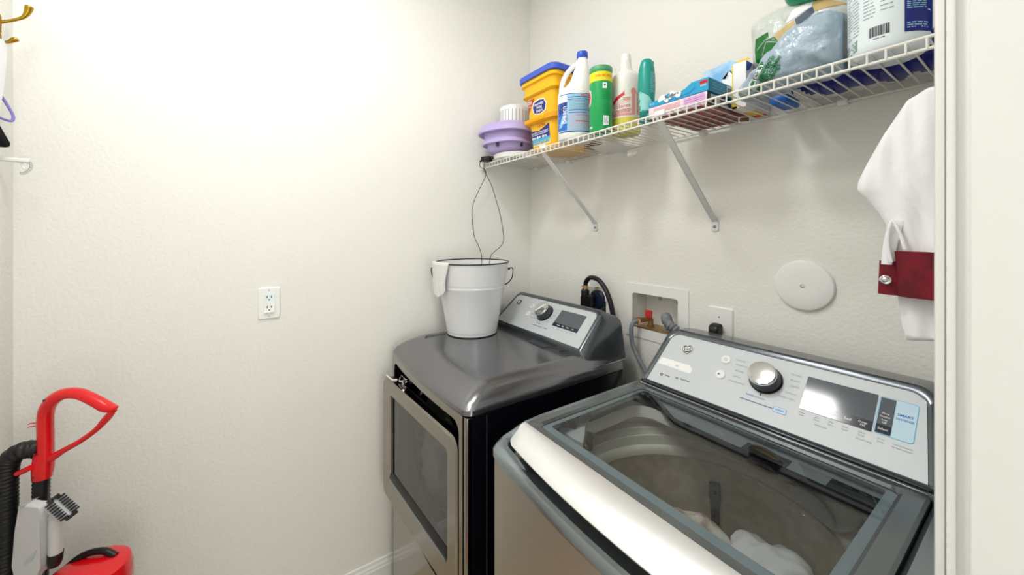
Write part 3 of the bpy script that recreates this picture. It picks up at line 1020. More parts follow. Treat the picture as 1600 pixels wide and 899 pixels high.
# door, hinged on its right edge and standing a little open
dyaw = math.atan2(0.038, 0.615)
dm = Matrix.Translation((0.713, -0.808, 0)) @ Matrix.Rotation(dyaw, 4, 'Z') @ Matrix.Translation((-0.713, 0, 0))
dX0, dX1, dZ0, dZ1 = 0.099, 0.712, 0.492, 0.974
wX0, wX1, wZ0, wZ1 = 0.180, 0.660, 0.578, 0.922
nco, neo = 6, 8


def dl(x0, x1, z0, z1, r, y):
    return [V(x, y, z) for x, z in rr(x0, x1, z0, z1, r, nco, neo)]


dfr = loft([dl(dX0 + 0.002, dX1 - 0.002, dZ0 + 0.002, dZ1 - 0.002, 0.034, 0.036), dl(dX0, dX1, dZ0, dZ1, 0.036, 0.030), dl(dX0, dX1, dZ0, dZ1, 0.036, 0.006),
            dl(dX0 + 0.006, dX1 - 0.006, dZ0 + 0.006, dZ1 - 0.006, 0.032, 0.0), dl(wX0, wX1, wZ0, wZ1, 0.012, 0.0), dl(wX0 + 0.003, wX1 - 0.003, wZ0 + 0.003, wZ1 - 0.003, 0.010, 0.006),
            dl(wX0 + 0.003, wX1 - 0.003, wZ0 + 0.003, wZ1 - 0.003, 0.010, 0.034)], False, False)
for f in dfr.faces:
    f.material_index = 1 if f.calc_center_median().y > 0.032 else 0
dfr.transform(dm)
door = obj('door', dfr, [STEEL, BLACK], dry)
gl = loft([dl(wX0 + 0.003, wX1 - 0.003, wZ0 + 0.003, wZ1 - 0.003, 0.010, 0.008)], False, True)
gl.transform(dm)
obj('door_glass', gl, GDOOR, door)
dk = merge(rbox(wX0 + 0.001, wX0 + 0.022, 0.004, 0.014, wZ0 + 0.02, wZ1 - 0.004, 0.002))
dk.transform(dm)
obj('window_edge', dk, BGLOSS, door)
hb = loft([[V(x, 0.016, wZ0 + 0.040), V(x, 0.006, wZ0 + 0.036), V(x, -0.004, wZ0 + 0.014), V(x, -0.003, wZ0 + 0.002), V(x, 0.010, wZ0 - 0.002), V(x, 0.018, wZ0 + 0.004)]
           for x in (wX0 + 0.002, wX1 - 0.008)])
for f in hb.faces:
    f.material_index = 0 if f.calc_center_median().z > wZ0 + 0.016 else 1
hb.transform(dm)
obj('door_handle', hb, [BGLOSS, TEALM], door)
bk = loft([dl(dX0 + 0.010, dX1 - 0.010, dZ0 + 0.010, dZ1 - 0.010, 0.03, 0.034), dl(wX0 - 0.01, wX1 + 0.01, wZ0 - 0.01, wZ1 + 0.01, 0.012, 0.036)], False, False)
bk.transform(dm)
obj('door_liner', bk, BLACK, door)
tk = tube([V(dX0 + 0.012, 0.012, dZ1 + 0.001), V(dX0 + 0.075, 0.012, dZ1 + 0.001), V(dX0 + 0.083, 0.03, dZ1 + 0.001)], 0.003, 8)
tk.transform(dm)
obj('door_catch', tk, WPLAS, door)
for x0_ in (DX0 + 0.001, DX1 - 0.026):
    obj('corner_post', rbox(x0_, x0_ + 0.025, DY0, DY0 + 0.02, 0.05, 1.05, 0.004), STEEL, dry)
obj('side_seam', rbox(DX1 - 0.0005, DX1 + 0.0012, DY0 + 0.062, DY0 + 0.065, 0.05, 1.045, 0), DGREY, dry)
for sx in (DX0 + 0.06, DX1 - 0.06):
    for sy in (DY0 + 0.07, DY1 - 0.07):
        obj('foot', lathe([(0.022, 0), (0.022, 0.012), (0.012, 0.014), (0.012, 0.032)], (sx, sy, 0), 20), BLACK, dry)

# ------------------------------------------------------------------ wire shelf
SZ, SY, SX1 = 1.921, -0.309, RX - 0.012       # deck height, front edge, right end
sh = emptyish('wire_shelf', (0.82, -0.15, SZ), 'long white wire shelf fixed to the back wall above both machines', 'shelf')
obj('front_rail', rod(V(0.012, SY, SZ), V(SX1, SY, SZ), 0.0032, 10), WIREW, sh)
obj('lower_rail', rod(V(0.012, SY, SZ - 0.021), V(SX1, SY, SZ - 0.021), 0.0032, 10), WIREW, sh)
obj('back_rail', rod(V(0.012, -0.012, SZ - 0.004), V(SX1, -0.012, SZ - 0.004), 0.0032, 10), WIREW, sh)
wires = []
n = int((SX1 - 0.02) / 0.0262)
for i in range(n + 1):
    x = 0.02 + i * 0.0262
    wires.append(tube([V(x, -0.010, SZ), V(x, SY + 0.001, SZ), V(x, SY - 0.003, SZ - 0.004), V(x, SY - 0.003, SZ - 0.023)], 0.0019, 6))
obj('cross_wires', merge(*wires), WIREW, sh)
for x in (0.075, 0.33, 0.66, 1.00, 1.375):
    obj('wall_clip', merge(rbox(x - 0.011, x + 0.011, -0.022, 0, SZ - 0.014, SZ + 0.004, 0.004)), WPLAS, sh)
obj('end_bracket', rbox(0.0, 0.014, SY - 0.012, SY + 0.03, SZ - 0.03, SZ + 0.008, 0.003), WPLAS, sh)


def brace(x, label):
    top, bot = V(x - 0.004, SY + 0.012, SZ - 0.030), V(x, -0.006, 1.612)
    t = emptyish('shelf_brace', (x, 0, 1.59), label, 'shelf bracket', 'diagonal braces under the wire shelf')
    d = (bot - top).normalized()
    fr_ = frame(top, d, (1, 0, 0))
    L = (bot - top).length
    st_ = prism([(-0.012, -0.0095), (L, -0.0075), (L, 0.0075), (-0.012, 0.0095)], -0.003, 0.003, fr_)
    obj('strut', merge(bevel_bm(st_, 0.0015), tube([top + V(-0.005, -0.002, 0.006), top + V(-0.005, -0.012, 0.014), top + V(-0.005, -0.015, 0.024)], 0.004, 8)), BRACE, t)
    obj('wall_foot', prism(rr(-0.0115, 0.0115, -0.021, 0.018, 0.006, 5, 1), 0, 0.005, frame(V(x, 0, 1.598), (1, 0, 0), (0, 0, 1))), BRACE, t)
    s1 = lathe([(0.0052, 0), (0.0052, 0.002), (0.002, 0.0028), (0.0001, 0.0018)], (0, 0, 0), 16)
    s1.transform(frame(V(x, -0.005, 1.592), (1, 0, 0), (0, 0, 1)))
    obj('screw', s1, GREYP, t)
    obj('rail_clip', rbox(x - 0.017, x + 0.017, SY - 0.007, SY + 0.005, SZ - 0.007, SZ + 0.009, 0.003), WPLAS, sh)
    return t


brace(0.496, 'white diagonal shelf brace nearer the corner, under the yellow tub')
brace(1.037, 'white diagonal shelf brace under the middle of the shelf, beside the teal bottle')


# ------------------------------------------------------------------ wall fittings
def plate(x0, x1, z0, z1, th=0.006, r=0.006):
    return loft([[V(x, y, z) for x, z in rr(x0 - e, x1 + e, z0 - e, z1 + e, r, 5, 2)] for e, y in ((0, 0), (0, -th * 0.5), (-0.003, -th))], False, True)


def slot_hole(fr_, x, z, w_, h_):
    return prism(rr(x - w_ / 2, x + w_ / 2, z - h_ / 2, z + h_ / 2, min(w_, h_) * 0.2, 3, 1), 0, 0.0004, fr_)


# duplex outlet on the left wall
o = emptyish('wall_outlet', (0, -1.242, 1.304), 'white duplex outlet plate on the bare left wall', 'electrical outlet')
to_left = Matrix.Translation((0, -1.242, 1.304)) @ Matrix.Rotation(math.pi / 2, 4, 'Z')
pl = plate(-0.036, 0.036, -0.059, 0.059)
pl.transform(to_left)
obj('cover_plate', pl, WPLAS, o)
fl = to_left @ frame((0, -0.0062, 0), (1, 0, 0), (0, 0, 1))
ins = prism(rr(-0.0165, 0.0165, -0.0335, 0.0335, 0.002, 4, 1), 0, 0.0016, fl)
rcp = obj('receptacle', ins, WPLAS2, o)
tap = prism([(-0.0165, -0.034), (0.0175, -0.033), (0.0175, -0.006), (0.008, -0.001), (-0.006, -0.001), (-0.0165, -0.008)], 0.0014, 0.006, fl)
obj('lower_insert', bevel_bm(tap, 0.001), WPLAS, o)
f2 = fl @ Matrix.Translation((0, 0, 0.0017))
f3 = fl @ Matrix.Translation((0, 0, 0.0061))
for f_, x_, z_, w_, h_ in ((f2, -0.0065, 0.024, 0.003, 0.009), (f2, 0.0065, 0.024, 0.003, 0.008), (f2, 0, 0.0135, 0.005, 0.0045),
                           (f3, -0.0065, -0.0135, 0.003, 0.009), (f3, 0.0065, -0.0135, 0.003, 0.008), (f3, 0, -0.0245, 0.005, 0.0045)):
    obj('slot', slot_hole(f_, x_, z_, w_, h_), DKP, rcp)
for z in (0.049, -0.049):
    s1 = lathe([(0.003, 0), (0.0025, 0.001), (0.0001, 0.0012)], (0, 0, 0), 14)
    s1.transform(fl @ Matrix.Translation((0, z, 0)))
    obj('plate_screw', s1, LGREY, o)

# outlet behind the washer with a black plug
o = emptyish('wall_outlet', (1.055, 0, 1.262), 'white outlet plate behind the washer with a black plug in it', 'electrical outlet')
pl = plate(1.0145, 1.0955, 1.200, 1.3225)
obj('cover_plate', pl, WPLAS, o)
fl = frame((1.053, -0.0062, 1.262), (1, 0, 0), (0, 0, 1))
rr_ = lathe([(0.0175, 0), (0.0175, 0.002), (0.016, 0.0028), (0.0001, 0.0028)], (0, 0, 0), 28)
rr_.transform(fl @ Matrix.Translation((0, -0.012, 0)))
obj('receptacle', rr_, WPLAS, o)
s1 = lathe([(0.003, 0), (0.0025, 0.001), (0.0001, 0.0012)], (0, 0, 0), 14)
s1.transform(fl @ Matrix.Translation((-0.001, 0.028, 0)))
obj('plate_screw', s1, GREYP, o)
pg = emptyish('power_plug', (1.053, -0.01, 1.25), 'black washer power plug with its cord, in the white outlet behind the washer', 'plug')
obj('plug_body', loft([[V(1.050 + a * s, y, 1.252 + b_ * s - dz) for a, b_ in rr(-0.017, 0.017, -0.018, 0.018, 0.008, 5, 1)]
                       for s, y, dz in ((0.8, -0.0092, 0), (1.0, -0.013, 0), (1.0, -0.03, 0.001), (0.9, -0.04, 0.005), (0.55, -0.046, 0.01))]), BLACK, pg)
obj('cord', tube(catmull([V(1.05, -0.034, 1.245), V(1.05, -0.040, 1.225), V(1.05, -0.042, 1.18), V(1.07, -0.035, 1.05), V(1.10, -0.035, 0.8), V(1.12, -0.03, 0.3)], 6), 0.0065, 10), BLACK, pg)

# dryer receptacle and its heavy plug and cord
o = emptyish('dryer_receptacle', (0.50, 0, 1.27), 'steel plate with a dark blue dryer receptacle behind the dryer', 'electrical outlet')
obj('cover_plate', plate(0.440, 0.558, 1.205, 1.322, 0.004, 0.004), CHROME, o)
rc = lathe([(0.042, 0), (0.042, 0.010), (0.038, 0.014), (0.0001, 0.014)], (0, 0, 0), 36)
rc.transform(frame((0.513, -0.004, 1.268), (1, 0, 0), (0, 0, 1)))
obj('receptacle', rc, BLUEOUT, o)
obj('plate_screw', rbox(0.537, 0.543, -0.006, -0.003, 1.302, 1.308, 0.001), CHROME, o)
pg = emptyish('dryer_plug', (0.49, -0.02, 1.25), 'heavy black dryer plug with a thick cord looping down behind the dryer', 'plug')
pb = loft([[V(0.480 + a * s, y, 1.258 + b_ * s) for a, b_ in rr(-0.030, 0.034, -0.034, 0.030, 0.012, 5, 1)] for s, y in ((0.9, -0.0185), (1, -0.024), (1, -0.044), (0.85, -0.056))])
obj('plug_body', pb, BLACK, pg)
obj('plug_neck', merge(lathe([(0.019, 0), (0.019, 0.022), (0.015, 0.026), (0.0135, 0.030)], (0.468, -0.040, 1.283), 24)), BLACK, pg)
obj('cord_clamp', merge(lathe([(0.0125, 0), (0.0125, 0.016)], (0.470, -0.040, 1.312), 20), rod(V(0.452, -0.045, 1.322), V(0.484, -0.045, 1.325), 0.003, 8)), BRASSV, pg)
obj('cord', tube(catmull([V(0.470, -0.040, 1.318), V(0.476, -0.042, 1.345), V(0.508, -0.046, 1.368), V(0.560, -0.050, 1.362), V(0.604, -0.052, 1.322), V(0.632, -0.052, 1.26),
                          V(0.650, -0.050, 1.16), V(0.652, -0.048, 1.06), V(0.650, -0.045, 0.90), V(0.60, -0.04, 0.55)], 6), 0.0105, 12), RUBBER, pg)

# recessed washer box
vb = emptyish('washer_outlet_box', (0.80, 0, 1.25), 'white recessed washer supply box in the wall between the machines', 'washer box')
x0, x1, z0, z1 = VB
ol = [V(x, -0.0035, z) for x, z in rr(0.666, 0.943, 1.1455, 1.3635, 0.004, 5, 6)]
olb = [V(p.x, 0.0, p.z) for p in ol]
il = [V(x, -0.0035, z) for x, z in rr(x0, x1, 1.185, z1 - 0.002, 0.010, 5, 6)]
il2 = [V(x, 0.085, z) for x, z in rr(x0 + 0.002, x1 - 0.002, 1.187, z1 - 0.004, 0.010, 5, 6)]
obj('face_plate', loft([olb, ol, il, [p + V(0, 0.006, 0) for p in il]], False, False), WPLAS, vb)
obj('recess', loft([[p + V(0, 0.004, 0) for p in il], il2], False, True), WPLAS, vb)
for kx_, kz_ in ((0.77, 1.30), (0.85, 1.295)):
    obj('knockout', prism(rr(-0.008, 0.008, -0.008, 0.008, 0.0079, 8, 1), 0, 0.001, frame((kx_, 0.084, kz_), (1, 0, 0), (0, 0, 1))), LGREY, vb)
obj('box_floor', rbox(x0 + 0.004, x1 - 0.004, -0.002, 0.083, 1.187, 1.191, 0.001), BRASSV, vb)
vl = emptyish('water_valve', (0.757, 0.03, 1.21), 'brass water valve with a red handle inside the washer box', 'valve')
obj('valve_body', merge(rod(V(0.760, 0.035, 1.190), V(0.760, 0.035, 1.225), 0.012, 16), rod(V(0.762, 0.035, 1.222), V(0.742, -0.020, 1.219), 0.010, 16),
                        lathe([(0.016, 0), (0.016, 0.008), (0.011, 0.012)], (0.760, 0.035, 1.191), 6)), BRASSV, vl)
vh = prism(rr(-0.014, 0.014, -0.006, 0.024, 0.004, 4, 1), -0.004, 0.004, frame((0.765, 0.015, 1.236), (0.95, 0.2, 0), (0.0, 0.1, 1)))
obj('valve_handle', bevel_bm(vh, 0.002), REDV, vl)
nut = prism([(0.0135 * math.cos(math.pi * k / 3), 0.0135 * math.sin(math.pi * k / 3)) for k in range(6)], -0.008, 0.008, frame((0.742, -0.021, 1.219), (0, 0, 1), (0.94, 0.34, 0)))
obj('hose_nut', bevel_bm(nut, 0.001), BRASSV, vl)
hs = tube(catmull([V(0.741, -0.024, 1.2185), V(0.734, -0.045, 1.208), V(0.733, -0.052, 1.175), V(0.745, -0.054, 1.12), V(0.79, -0.055, 1.055), V(0.85, -0.045, 0.97), V(0.93, -0.03, 0.85)], 6), 0.0085, 12)
tag(obj('supply_hose', hs, GREYHOSE, loc=(0.733, -0.052, 1.175)), 'smooth grey water hose running from the brass valve down behind the washer', 'hose')
P = catmull([V(0.845, 0.035, 1.192), V(0.845, 0.020, 1.235), V(0.858, -0.010, 1.252), V(0.885, -0.040, 1.242), V(0.925, -0.040, 1.215), V(0.97, -0.035, 1.16), V(1.0, -0.032, 1.0), V(1.02, -0.03, 0.8)], 16)
L = 0
rads = []
for i, p in enumerate(P):
    if i:
        L += (P[i] - P[i - 1]).length
    rads.append(0.0160 + 0.0030 * math.sin(L * 2 * math.pi / 0.0115))
tag(obj('drain_hose', tube(P, rads, 16), GREYHOSE, loc=P[0], angle=60), 'grey corrugated drain hose curling out of the washer box', 'hose')

# round cover plate
rc = emptyish('round_cover', (1.286, 0, 1.4235), 'round white blank cover plate screwed to the wall above the washer', 'wall cover')
dsk = lathe([(0.0705, 0), (0.0715, 0.004), (0.069, 0.009), (0.064, 0.0115), (0.03, 0.0125), (0.0001, 0.0128)], (0, 0, 0), 64)
fdk = frame((1.286, 0, 1.4235), (1, 0, 0), (0, 0, 1))
dsk.transform(fdk)
obj('disc', dsk, WPLAS, rc)
s1 = lathe([(0.0065, 0), (0.0062, 0.0012), (0.0035, 0.0016), (0.003, 0.0004), (0.0001, 0.0004)], (0, 0, 0), 24)
s1.transform(fdk @ Matrix.Translation((0, 0, 0.0124)))
obj('screw', s1, CHROME, rc)

# ------------------------------------------------------------------ enamel bucket, face cloth, adapter with cord
BC = V(0.181, -0.469, 1.1172)
bk = emptyish('bucket', BC, 'white enamel bucket with a black rim standing on the dryer', 'bucket')
bp = [(0.0001, 0.006), (0.104, 0.006), (0.110, 0.002), (0.1135, 0.004), (0.1135, 0.016), (0.1155, 0.019), (0.115, 0.022), (0.117, 0.028), (0.1175, 0.036),
      (0.147, 0.205), (0.1495, 0.209), (0.1495, 0.213), (0.1485, 0.217), (0.151, 0.223), (0.1515, 0.228), (0.1665, 0.318),
      (0.1655, 0.3185), (0.150, 0.226), (0.112, 0.03), (0.0001, 0.012)]
obj('shell', lathe(bp, BC, 72), WENAM, bk, angle=50)
obj('rim', tube([BC + V(0.1668 * math.cos(2 * math.pi * k / 72), 0.1668 * math.sin(2 * math.pi * k / 72), 0.3195) for k in range(72)], 0.0028, 8, True), BENAM, bk)
obj('foot_ring', tube([BC + V(0.1115 * math.cos(2 * math.pi * k / 60), 0.1115 * math.sin(2 * math.pi * k / 60), 0.0028) for k in range(60)], 0.0028, 8, True), BENAM, bk)
ax = V(0.5644, 0.8255, 0)
for s in (-1, 1):
    e = BC + ax * s * 0.163
    obj('ear', bevel_bm(prism(rr(-0.012, 0.012, -0.018, 0.016, 0.006, 4, 1), 0, 0.004, frame(e + V(0, 0, 0.288), ax.cross(UP) * s, UP)), 0.001), WENAM, bk)
    obj('ear_rivet', rod(e + V(0, 0, 0.288), e + ax * s * 0.010 + V(0, 0, 0.288), 0.005, 12), BENAM, bk)
# bail handle lying back behind the rim
bw = []
dn = V(-0.8255, 0.5644, 0)
for k in range(25):
    a = math.pi * k / 24
    bw.append(BC + ax * (-0.186 * math.cos(a)) + dn * (0.045 * math.sin(a) ** 0.7) + V(0, 0, 0.288 - 0.105 * math.sin(a) ** 0.6))
ends0 = [BC - ax * 0.164 + V(0, 0, 0.288), BC - ax * 0.178 + V(0, 0, 0.292)]
ends1 = [BC + ax * 0.178 + V(0, 0, 0.292), BC + ax * 0.164 + V(0, 0, 0.288)]
for p in bw:                                   # stay clear of the wall behind
    p.x = max(p.x, 0.007)
obj('bail_handle', tube(catmull(ends0 + bw[:] + ends1, 3), 0.0026, 8), WIREB, bk)

# face cloth folded over the rim (towards the door side)
def bucket_r(z):
    return 0.1175 + (z - 0.036) * (0.1665 - 0.1175) / (0.318 - 0.036)


cl = bmesh.new()
rows = []
a_c = math.atan2(-0.8255, -0.5644) + 0.60
for i in range(26):
    q = i / 25
    row = []
    for j in range(15):
        u = (j / 14 - 0.5)
        wgt = 0.98 + 0.05 * math.sin(q * 5) - 0.25 * q
        ang = a_c + u * wgt + 0.02 * math.sin(q * 7)
        if q < 0.25:                       # inside of the rim
            z = 0.322 - (0.25 - q) / 0.25 * 0.07
            rr0 = 0.160 - (0.25 - q) / 0.25 * 0.016
        elif q < 0.33:
            t = (q - 0.25) / 0.08
            z = 0.322 + 0.006 * math.sin(math.pi * t)
            rr0 = 0.160 + 0.013 * t
        else:
            t = (q - 0.33) / 0.67
            z = 0.322 - t * (0.150 + 0.012 * math.sin(u * 5 + 1) - 0.03 * (u + 0.5))
            rr0 = max(0.1725, 0.0) - t * 0.012
            rr0 = max(rr0, bucket_r(z) + 0.006)
        fold = 0.0085 * math.sin(u * 12 + 1.2 * q + 0.6) * (0.3 + 0.7 * smooth(0.3, 0.9, q))
        r = rr0 + 0.004 + (abs(fold) if q > 0.3 else 0)
        row.append(cl.verts.new(BC + V(r * math.cos(ang), r * math.sin(ang), z)))
    rows.append(row)
for i in range(25):
    for j in range(14):
        cl.faces.new((rows[i][j], rows[i][j + 1], rows[i + 1][j + 1], rows[i + 1][j]))
for v in cl.verts:
    v.co.x = max(v.co.x, 0.004)
bmesh.ops.recalc_face_normals(cl, faces=cl.faces[:])
bmesh.ops.solidify(cl, geom=cl.faces[:], thickness=0.0035)
tag(obj('face_cloth', cl, TOWEL, loc=BC + V(-0.05, -0.16, 0.32), angle=80), 'small white terry cloth hung over the rim of the white bucket', 'cloth')

ad = emptyish('power_adapter', (0.06, -0.305, SZ + 0.02), 'small black power adapter at the shelf corner, its thin cord looping into the bucket', 'power adapter')
ab = rbox(-0.026, 0.026, -0.016, 0.016, -0.013, 0.013, 0.004)
ab.transform(Matrix.Translation((0.055, -0.318, SZ + 0.019)) @ Matrix.Rotation(0.5, 4, 'Z'))
obj('adapter_body', ab, BLACK, ad)
obj('adapter_neck', merge(rod(V(0.078, -0.305, SZ + 0.022), V(0.086, -0.300, SZ + 0.026), 0.008, 12), rod(V(0.03, -0.33, SZ + 0.017), V(0.018, -0.335, SZ + 0.012), 0.004, 10)), BLACK, ad)


def at(u, v, k):
    return CAM + (FWD + RGT * ((u - 800) / FOC) - UP * ((v - 360) / FOC)) * k


# thin cord: two strands that cross under the shelf and drop into the bucket
ca = [V(0.018, -0.335, SZ + 0.012), V(0.022, -0.337, 1.905), V(0.048, -0.322, 1.885), V(0.058, -0.330, 1.845), V(0.042, -0.362, 1.77), V(0.030, -0.385, 1.70),
      V(0.034, -0.388, 1.63), V(0.048, -0.385, 1.55), V(0.070, -0.375, 1.505), V(0.100, -0.375, 1.462), V(0.13, -0.39, 1.40), V(0.15, -0.41, 1.25), V(0.17, -0.44, 1.14)]
cb = [V(0.065, -0.333, SZ + 0.010), V(0.062, -0.338, 1.895), V(0.058, -0.328, 1.87), V(0.085, -0.310, 1.81), V(0.105, -0.300, 1.75), V(0.135, -0.292, 1.67),
      V(0.160, -0.290, 1.59), V(0.172, -0.292, 1.53), V(0.172, -0.315, 1.497), V(0.165, -0.345, 1.474), V(0.165, -0.365, 1.44), V(0.17, -0.38, 1.30), V(0.17, -0.42, 1.14)]
obj('cord', merge(tube(catmull(ca, 6), 0.0017, 6), tube(catmull(cb, 6), 0.0017, 6)), RUBBER, ad)

# ------------------------------------------------------------------ things on the wire shelf
DK = SZ + 0.0025          # what stands on the wires


def face_frame(c, dist=0.4, turn=0.0):
    """a drawing frame in front of a thing, looking at it level from the doorway side"""
    d = Vector((c[0] - CAM.x, c[1] - CAM.y, 0)).normalized()
    d.rotate(Matrix.Rotation(turn, 3, 'Z'))
    x = V(-d.y, d.x, 0) * -1
    return frame(Vector(c) - d * dist, x, UP)


def printed(items, fr_, target):
    """items: (bm drawn in the frame's own xy, material index[, lift])"""
    outp = []
    for it in items:
        bm, mi = it[0], it[1]
        lift = it[2] if len(it) > 2 else 0.0006
        outp.append((project(dense(bm, 0.012), fr_, target, lift), mi))
    return merge(*outp)


def quad(x0, x1, z0, z1, dx=0.0):
    return poly([(x0, z0), (x1, z0), (x1 + dx, z1), (x0 + dx, z1)])


def tpos(s, size, x, z, rot=0.0, align='CENTER', bold=0.0, shear=0.0):
    bm = text(s, size, align, bold, shear, 0.0)
    bm.transform(Matrix.Translation((x, z, 0)) @ Matrix.Rotation(rot, 4, 'Z'))
    return bm


def lines(x0, x1, z0, z1, n, h, seed=0, slope=0.0):
    """fine print too small to read: short bars in rows"""
    r = random.Random(seed)
    bms = []
    for i in range(n):
        z = z1 + (z0 - z1) * (i + 0.5) / n
        x = x0
        while x < x1 - 0.002:
            w_ = min(r.uniform(0.004, 0.012), x1 - x)
            bms.append(poly([(x, z - h / 2 + slope * x), (x + w_, z - h / 2 + slope * (x + w_)), (x + w_, z + h / 2 + slope * (x + w_)), (x, z + h / 2 + slope * x)]))
            x += w_ + 0.0016
    return merge(*bms)


def barcode(x0, x1, z0, z1, seed=1):
    r = random.Random(seed)
    bms = []
    x = x0
    while x < x1:
        w_ = r.choice((0.0006, 0.0006, 0.0012, 0.0018))
        bms.append(quad(x, min(x + w_, x1), z0, z1))
        x += w_ + r.choice((0.0007, 0.0012))
    return merge(*bms)


def sq(x0, x1, y0, y1, r, z, n=6, ne=6):
    return [V(x, y, z) for x, y in rr(x0, x1, y0, y1, r, n, ne)]


# white tray, lavender tiered tub and slotted white cylinder in the corner
tag(obj('plastic_tray', lathe([(0.100, 0), (0.112, 0.004), (0.116, 0.022), (0.114, 0.026), (0.105, 0.0275), (0.0001, 0.028)], (0.175, -0.215, DK), 56), WPLAS,
        loc=(0.175, -0.215, DK)), 'low round white plastic tray under the lavender tub in the shelf corner', 'tray')
lt = emptyish('lavender_tub', (0.160, -0.262, DK + 0.0285), 'lavender plastic tub with two flared rims in the shelf corner', 'plastic tub')
lc = V(0.172, -0.262, DK + 0.0285)


def lring(r, z, n=64, p=2.6, a0=0.35):
    out = []
    for k in range(n):
        a = 2 * math.pi * k / n
        cx, sy = math.cos(a), math.sin(a)
        m = (abs(cx) ** p + abs(sy) ** p) ** (-1 / p)
        q = V(r * m * cx * 1.02, r * m * sy * 0.98, 0)
        q.rotate(Matrix.Rotation(a0, 3, 'Z'))
        out.append(lc + q + V(0, 0, z))
    return out


obj('lower_bowl', loft([lring(r, z) for r, z in ((0.070, 0.0), (0.082, 0.003), (0.092, 0.012), (0.098, 0.040), (0.100, 0.050))]), LAV, lt, angle=45)
obj('middle_tier', loft([lring(r, z) for r, z in ((0.099, 0.048), (0.116, 0.036), (0.119, 0.040), (0.114, 0.055), (0.108, 0.062), (0.112, 0.098), (0.112, 0.106))]), LAV, lt, angle=45)
obj('top_tier', loft([lring(r, z) for r, z in ((0.112, 0.102), (0.134, 0.086), (0.138, 0.090), (0.132, 0.112), (0.122, 0.126), (0.108, 0.133), (0.06, 0.136), (0.001, 0.136))]), LAV, lt, angle=45)
for a in (math.radians(-66), math.radians(2)):
    q = lc + V(0.100 * math.cos(a), 0.100 * math.sin(a), 0.030)
    obj('foot_clip', bevel_bm(prism(rr(-0.006, 0.006, -0.010, 0.008, 0.003, 4, 1), -0.006, 0.004, frame(q, (-math.sin(a), math.cos(a), 0), UP)), 0.002), DKP, lt)
cyl = emptyish('slotted_cylinder', (0.148, -0.215, lc.z + 0.1365), 'white slotted plastic cylinder standing on top of the lavender tub', 'plastic basket')
cb_ = V(0.150, -0.215, lc.z + 0.1365)
cs = lathe([(0.072, 0), (0.074, 0.004), (0.0725, 0.085), (0.070, 0.098), (0.064, 0.102), (0.0001, 0.103)], cb_, 60)
obj('shell', cs, WPLAS, cyl)
sl = []
for k in range(26):
    a = 2 * math.pi * k / 26
    fr_ = frame(cb_ + V(0.0738 * math.cos(a), 0.0738 * math.sin(a), 0.046), (-math.sin(a), math.cos(a), 0), UP)
    sl.append(prism(rr(-0.0018, 0.0018, -0.034, 0.034, 0.0016, 4, 1), -0.002, 0.0006, fr_))
obj('slots', merge(*sl), LGREYP, cyl)

# yellow detergent tub with a blue lid
dt = emptyish('detergent_tub', (0.45, -0.16, DK), 'large yellow laundry detergent tub with a blue lid on the wire shelf', 'detergent tub')


def tubring(e, z, r=0.03):
    """e = 0 at the bottom .. 1 under the lid"""
    return sq(0.352 - 0.020 * e, 0.520 + 0.028 * e, -0.262 - 0.036 * e, -0.060 + 0.045 * e, r, DK + z)


def tubr2(e, z, o, r=0.03):
    return sq(0.352 - 0.020 * e - o, 0.520 + 0.028 * e + o, -0.262 - 0.036 * e - o, -0.060 + 0.045 * e + o * 0.3, r, DK + z)


body = [tubr2(0, 0, -0.006), tubr2(0, 0.004, 0), tubr2(0.33, 0.118, 0), tubr2(0.34, 0.1185, 0.010), tubr2(0.36, 0.1235, 0.0145), tubr2(0.41, 0.142, 0.0145), tubr2(0.42, 0.146, 0.004), tubr2(0.43, 0.1465, 0.0),
        tubr2(0.72, 0.236, 0), tubr2(0.73, 0.237, 0.007), tubr2(0.74, 0.242, 0.012), tubr2(0.76, 0.250, 0.012), tubr2(0.78, 0.256, 0.004), tubr2(0.9, 0.285, 0.004), tubr2(0.92, 0.288, 0.012), tubr2(0.95, 0.297, 0.012), tubr2(1, 0.310, 0.004)]
dbm = loft(body)
for f in dbm.faces:
    zc = f.calc_center_median().z - DK
    f.material_index = 1 if (0.1185 < zc < 0.146) else 0
dcopy = dbm.copy()
dbod = obj('tub_body', dbm, [YEL, YEL2], dt, angle=40)
obj('lid', loft([tubr2(1, 0.306, 0.012, 0.034), tubr2(1, 0.307, 0.017, 0.036), tubr2(1, 0.326, 0.018, 0.036), tubr2(1, 0.332, 0.013, 0.034), tubr2(1, 0.334, 0.004, 0.03), tubr2(1, 0.330, -0.004, 0.03)]), BLUELID, dt)
tf = frame((0.440, -0.6, DK), (1, 0, 0), UP)
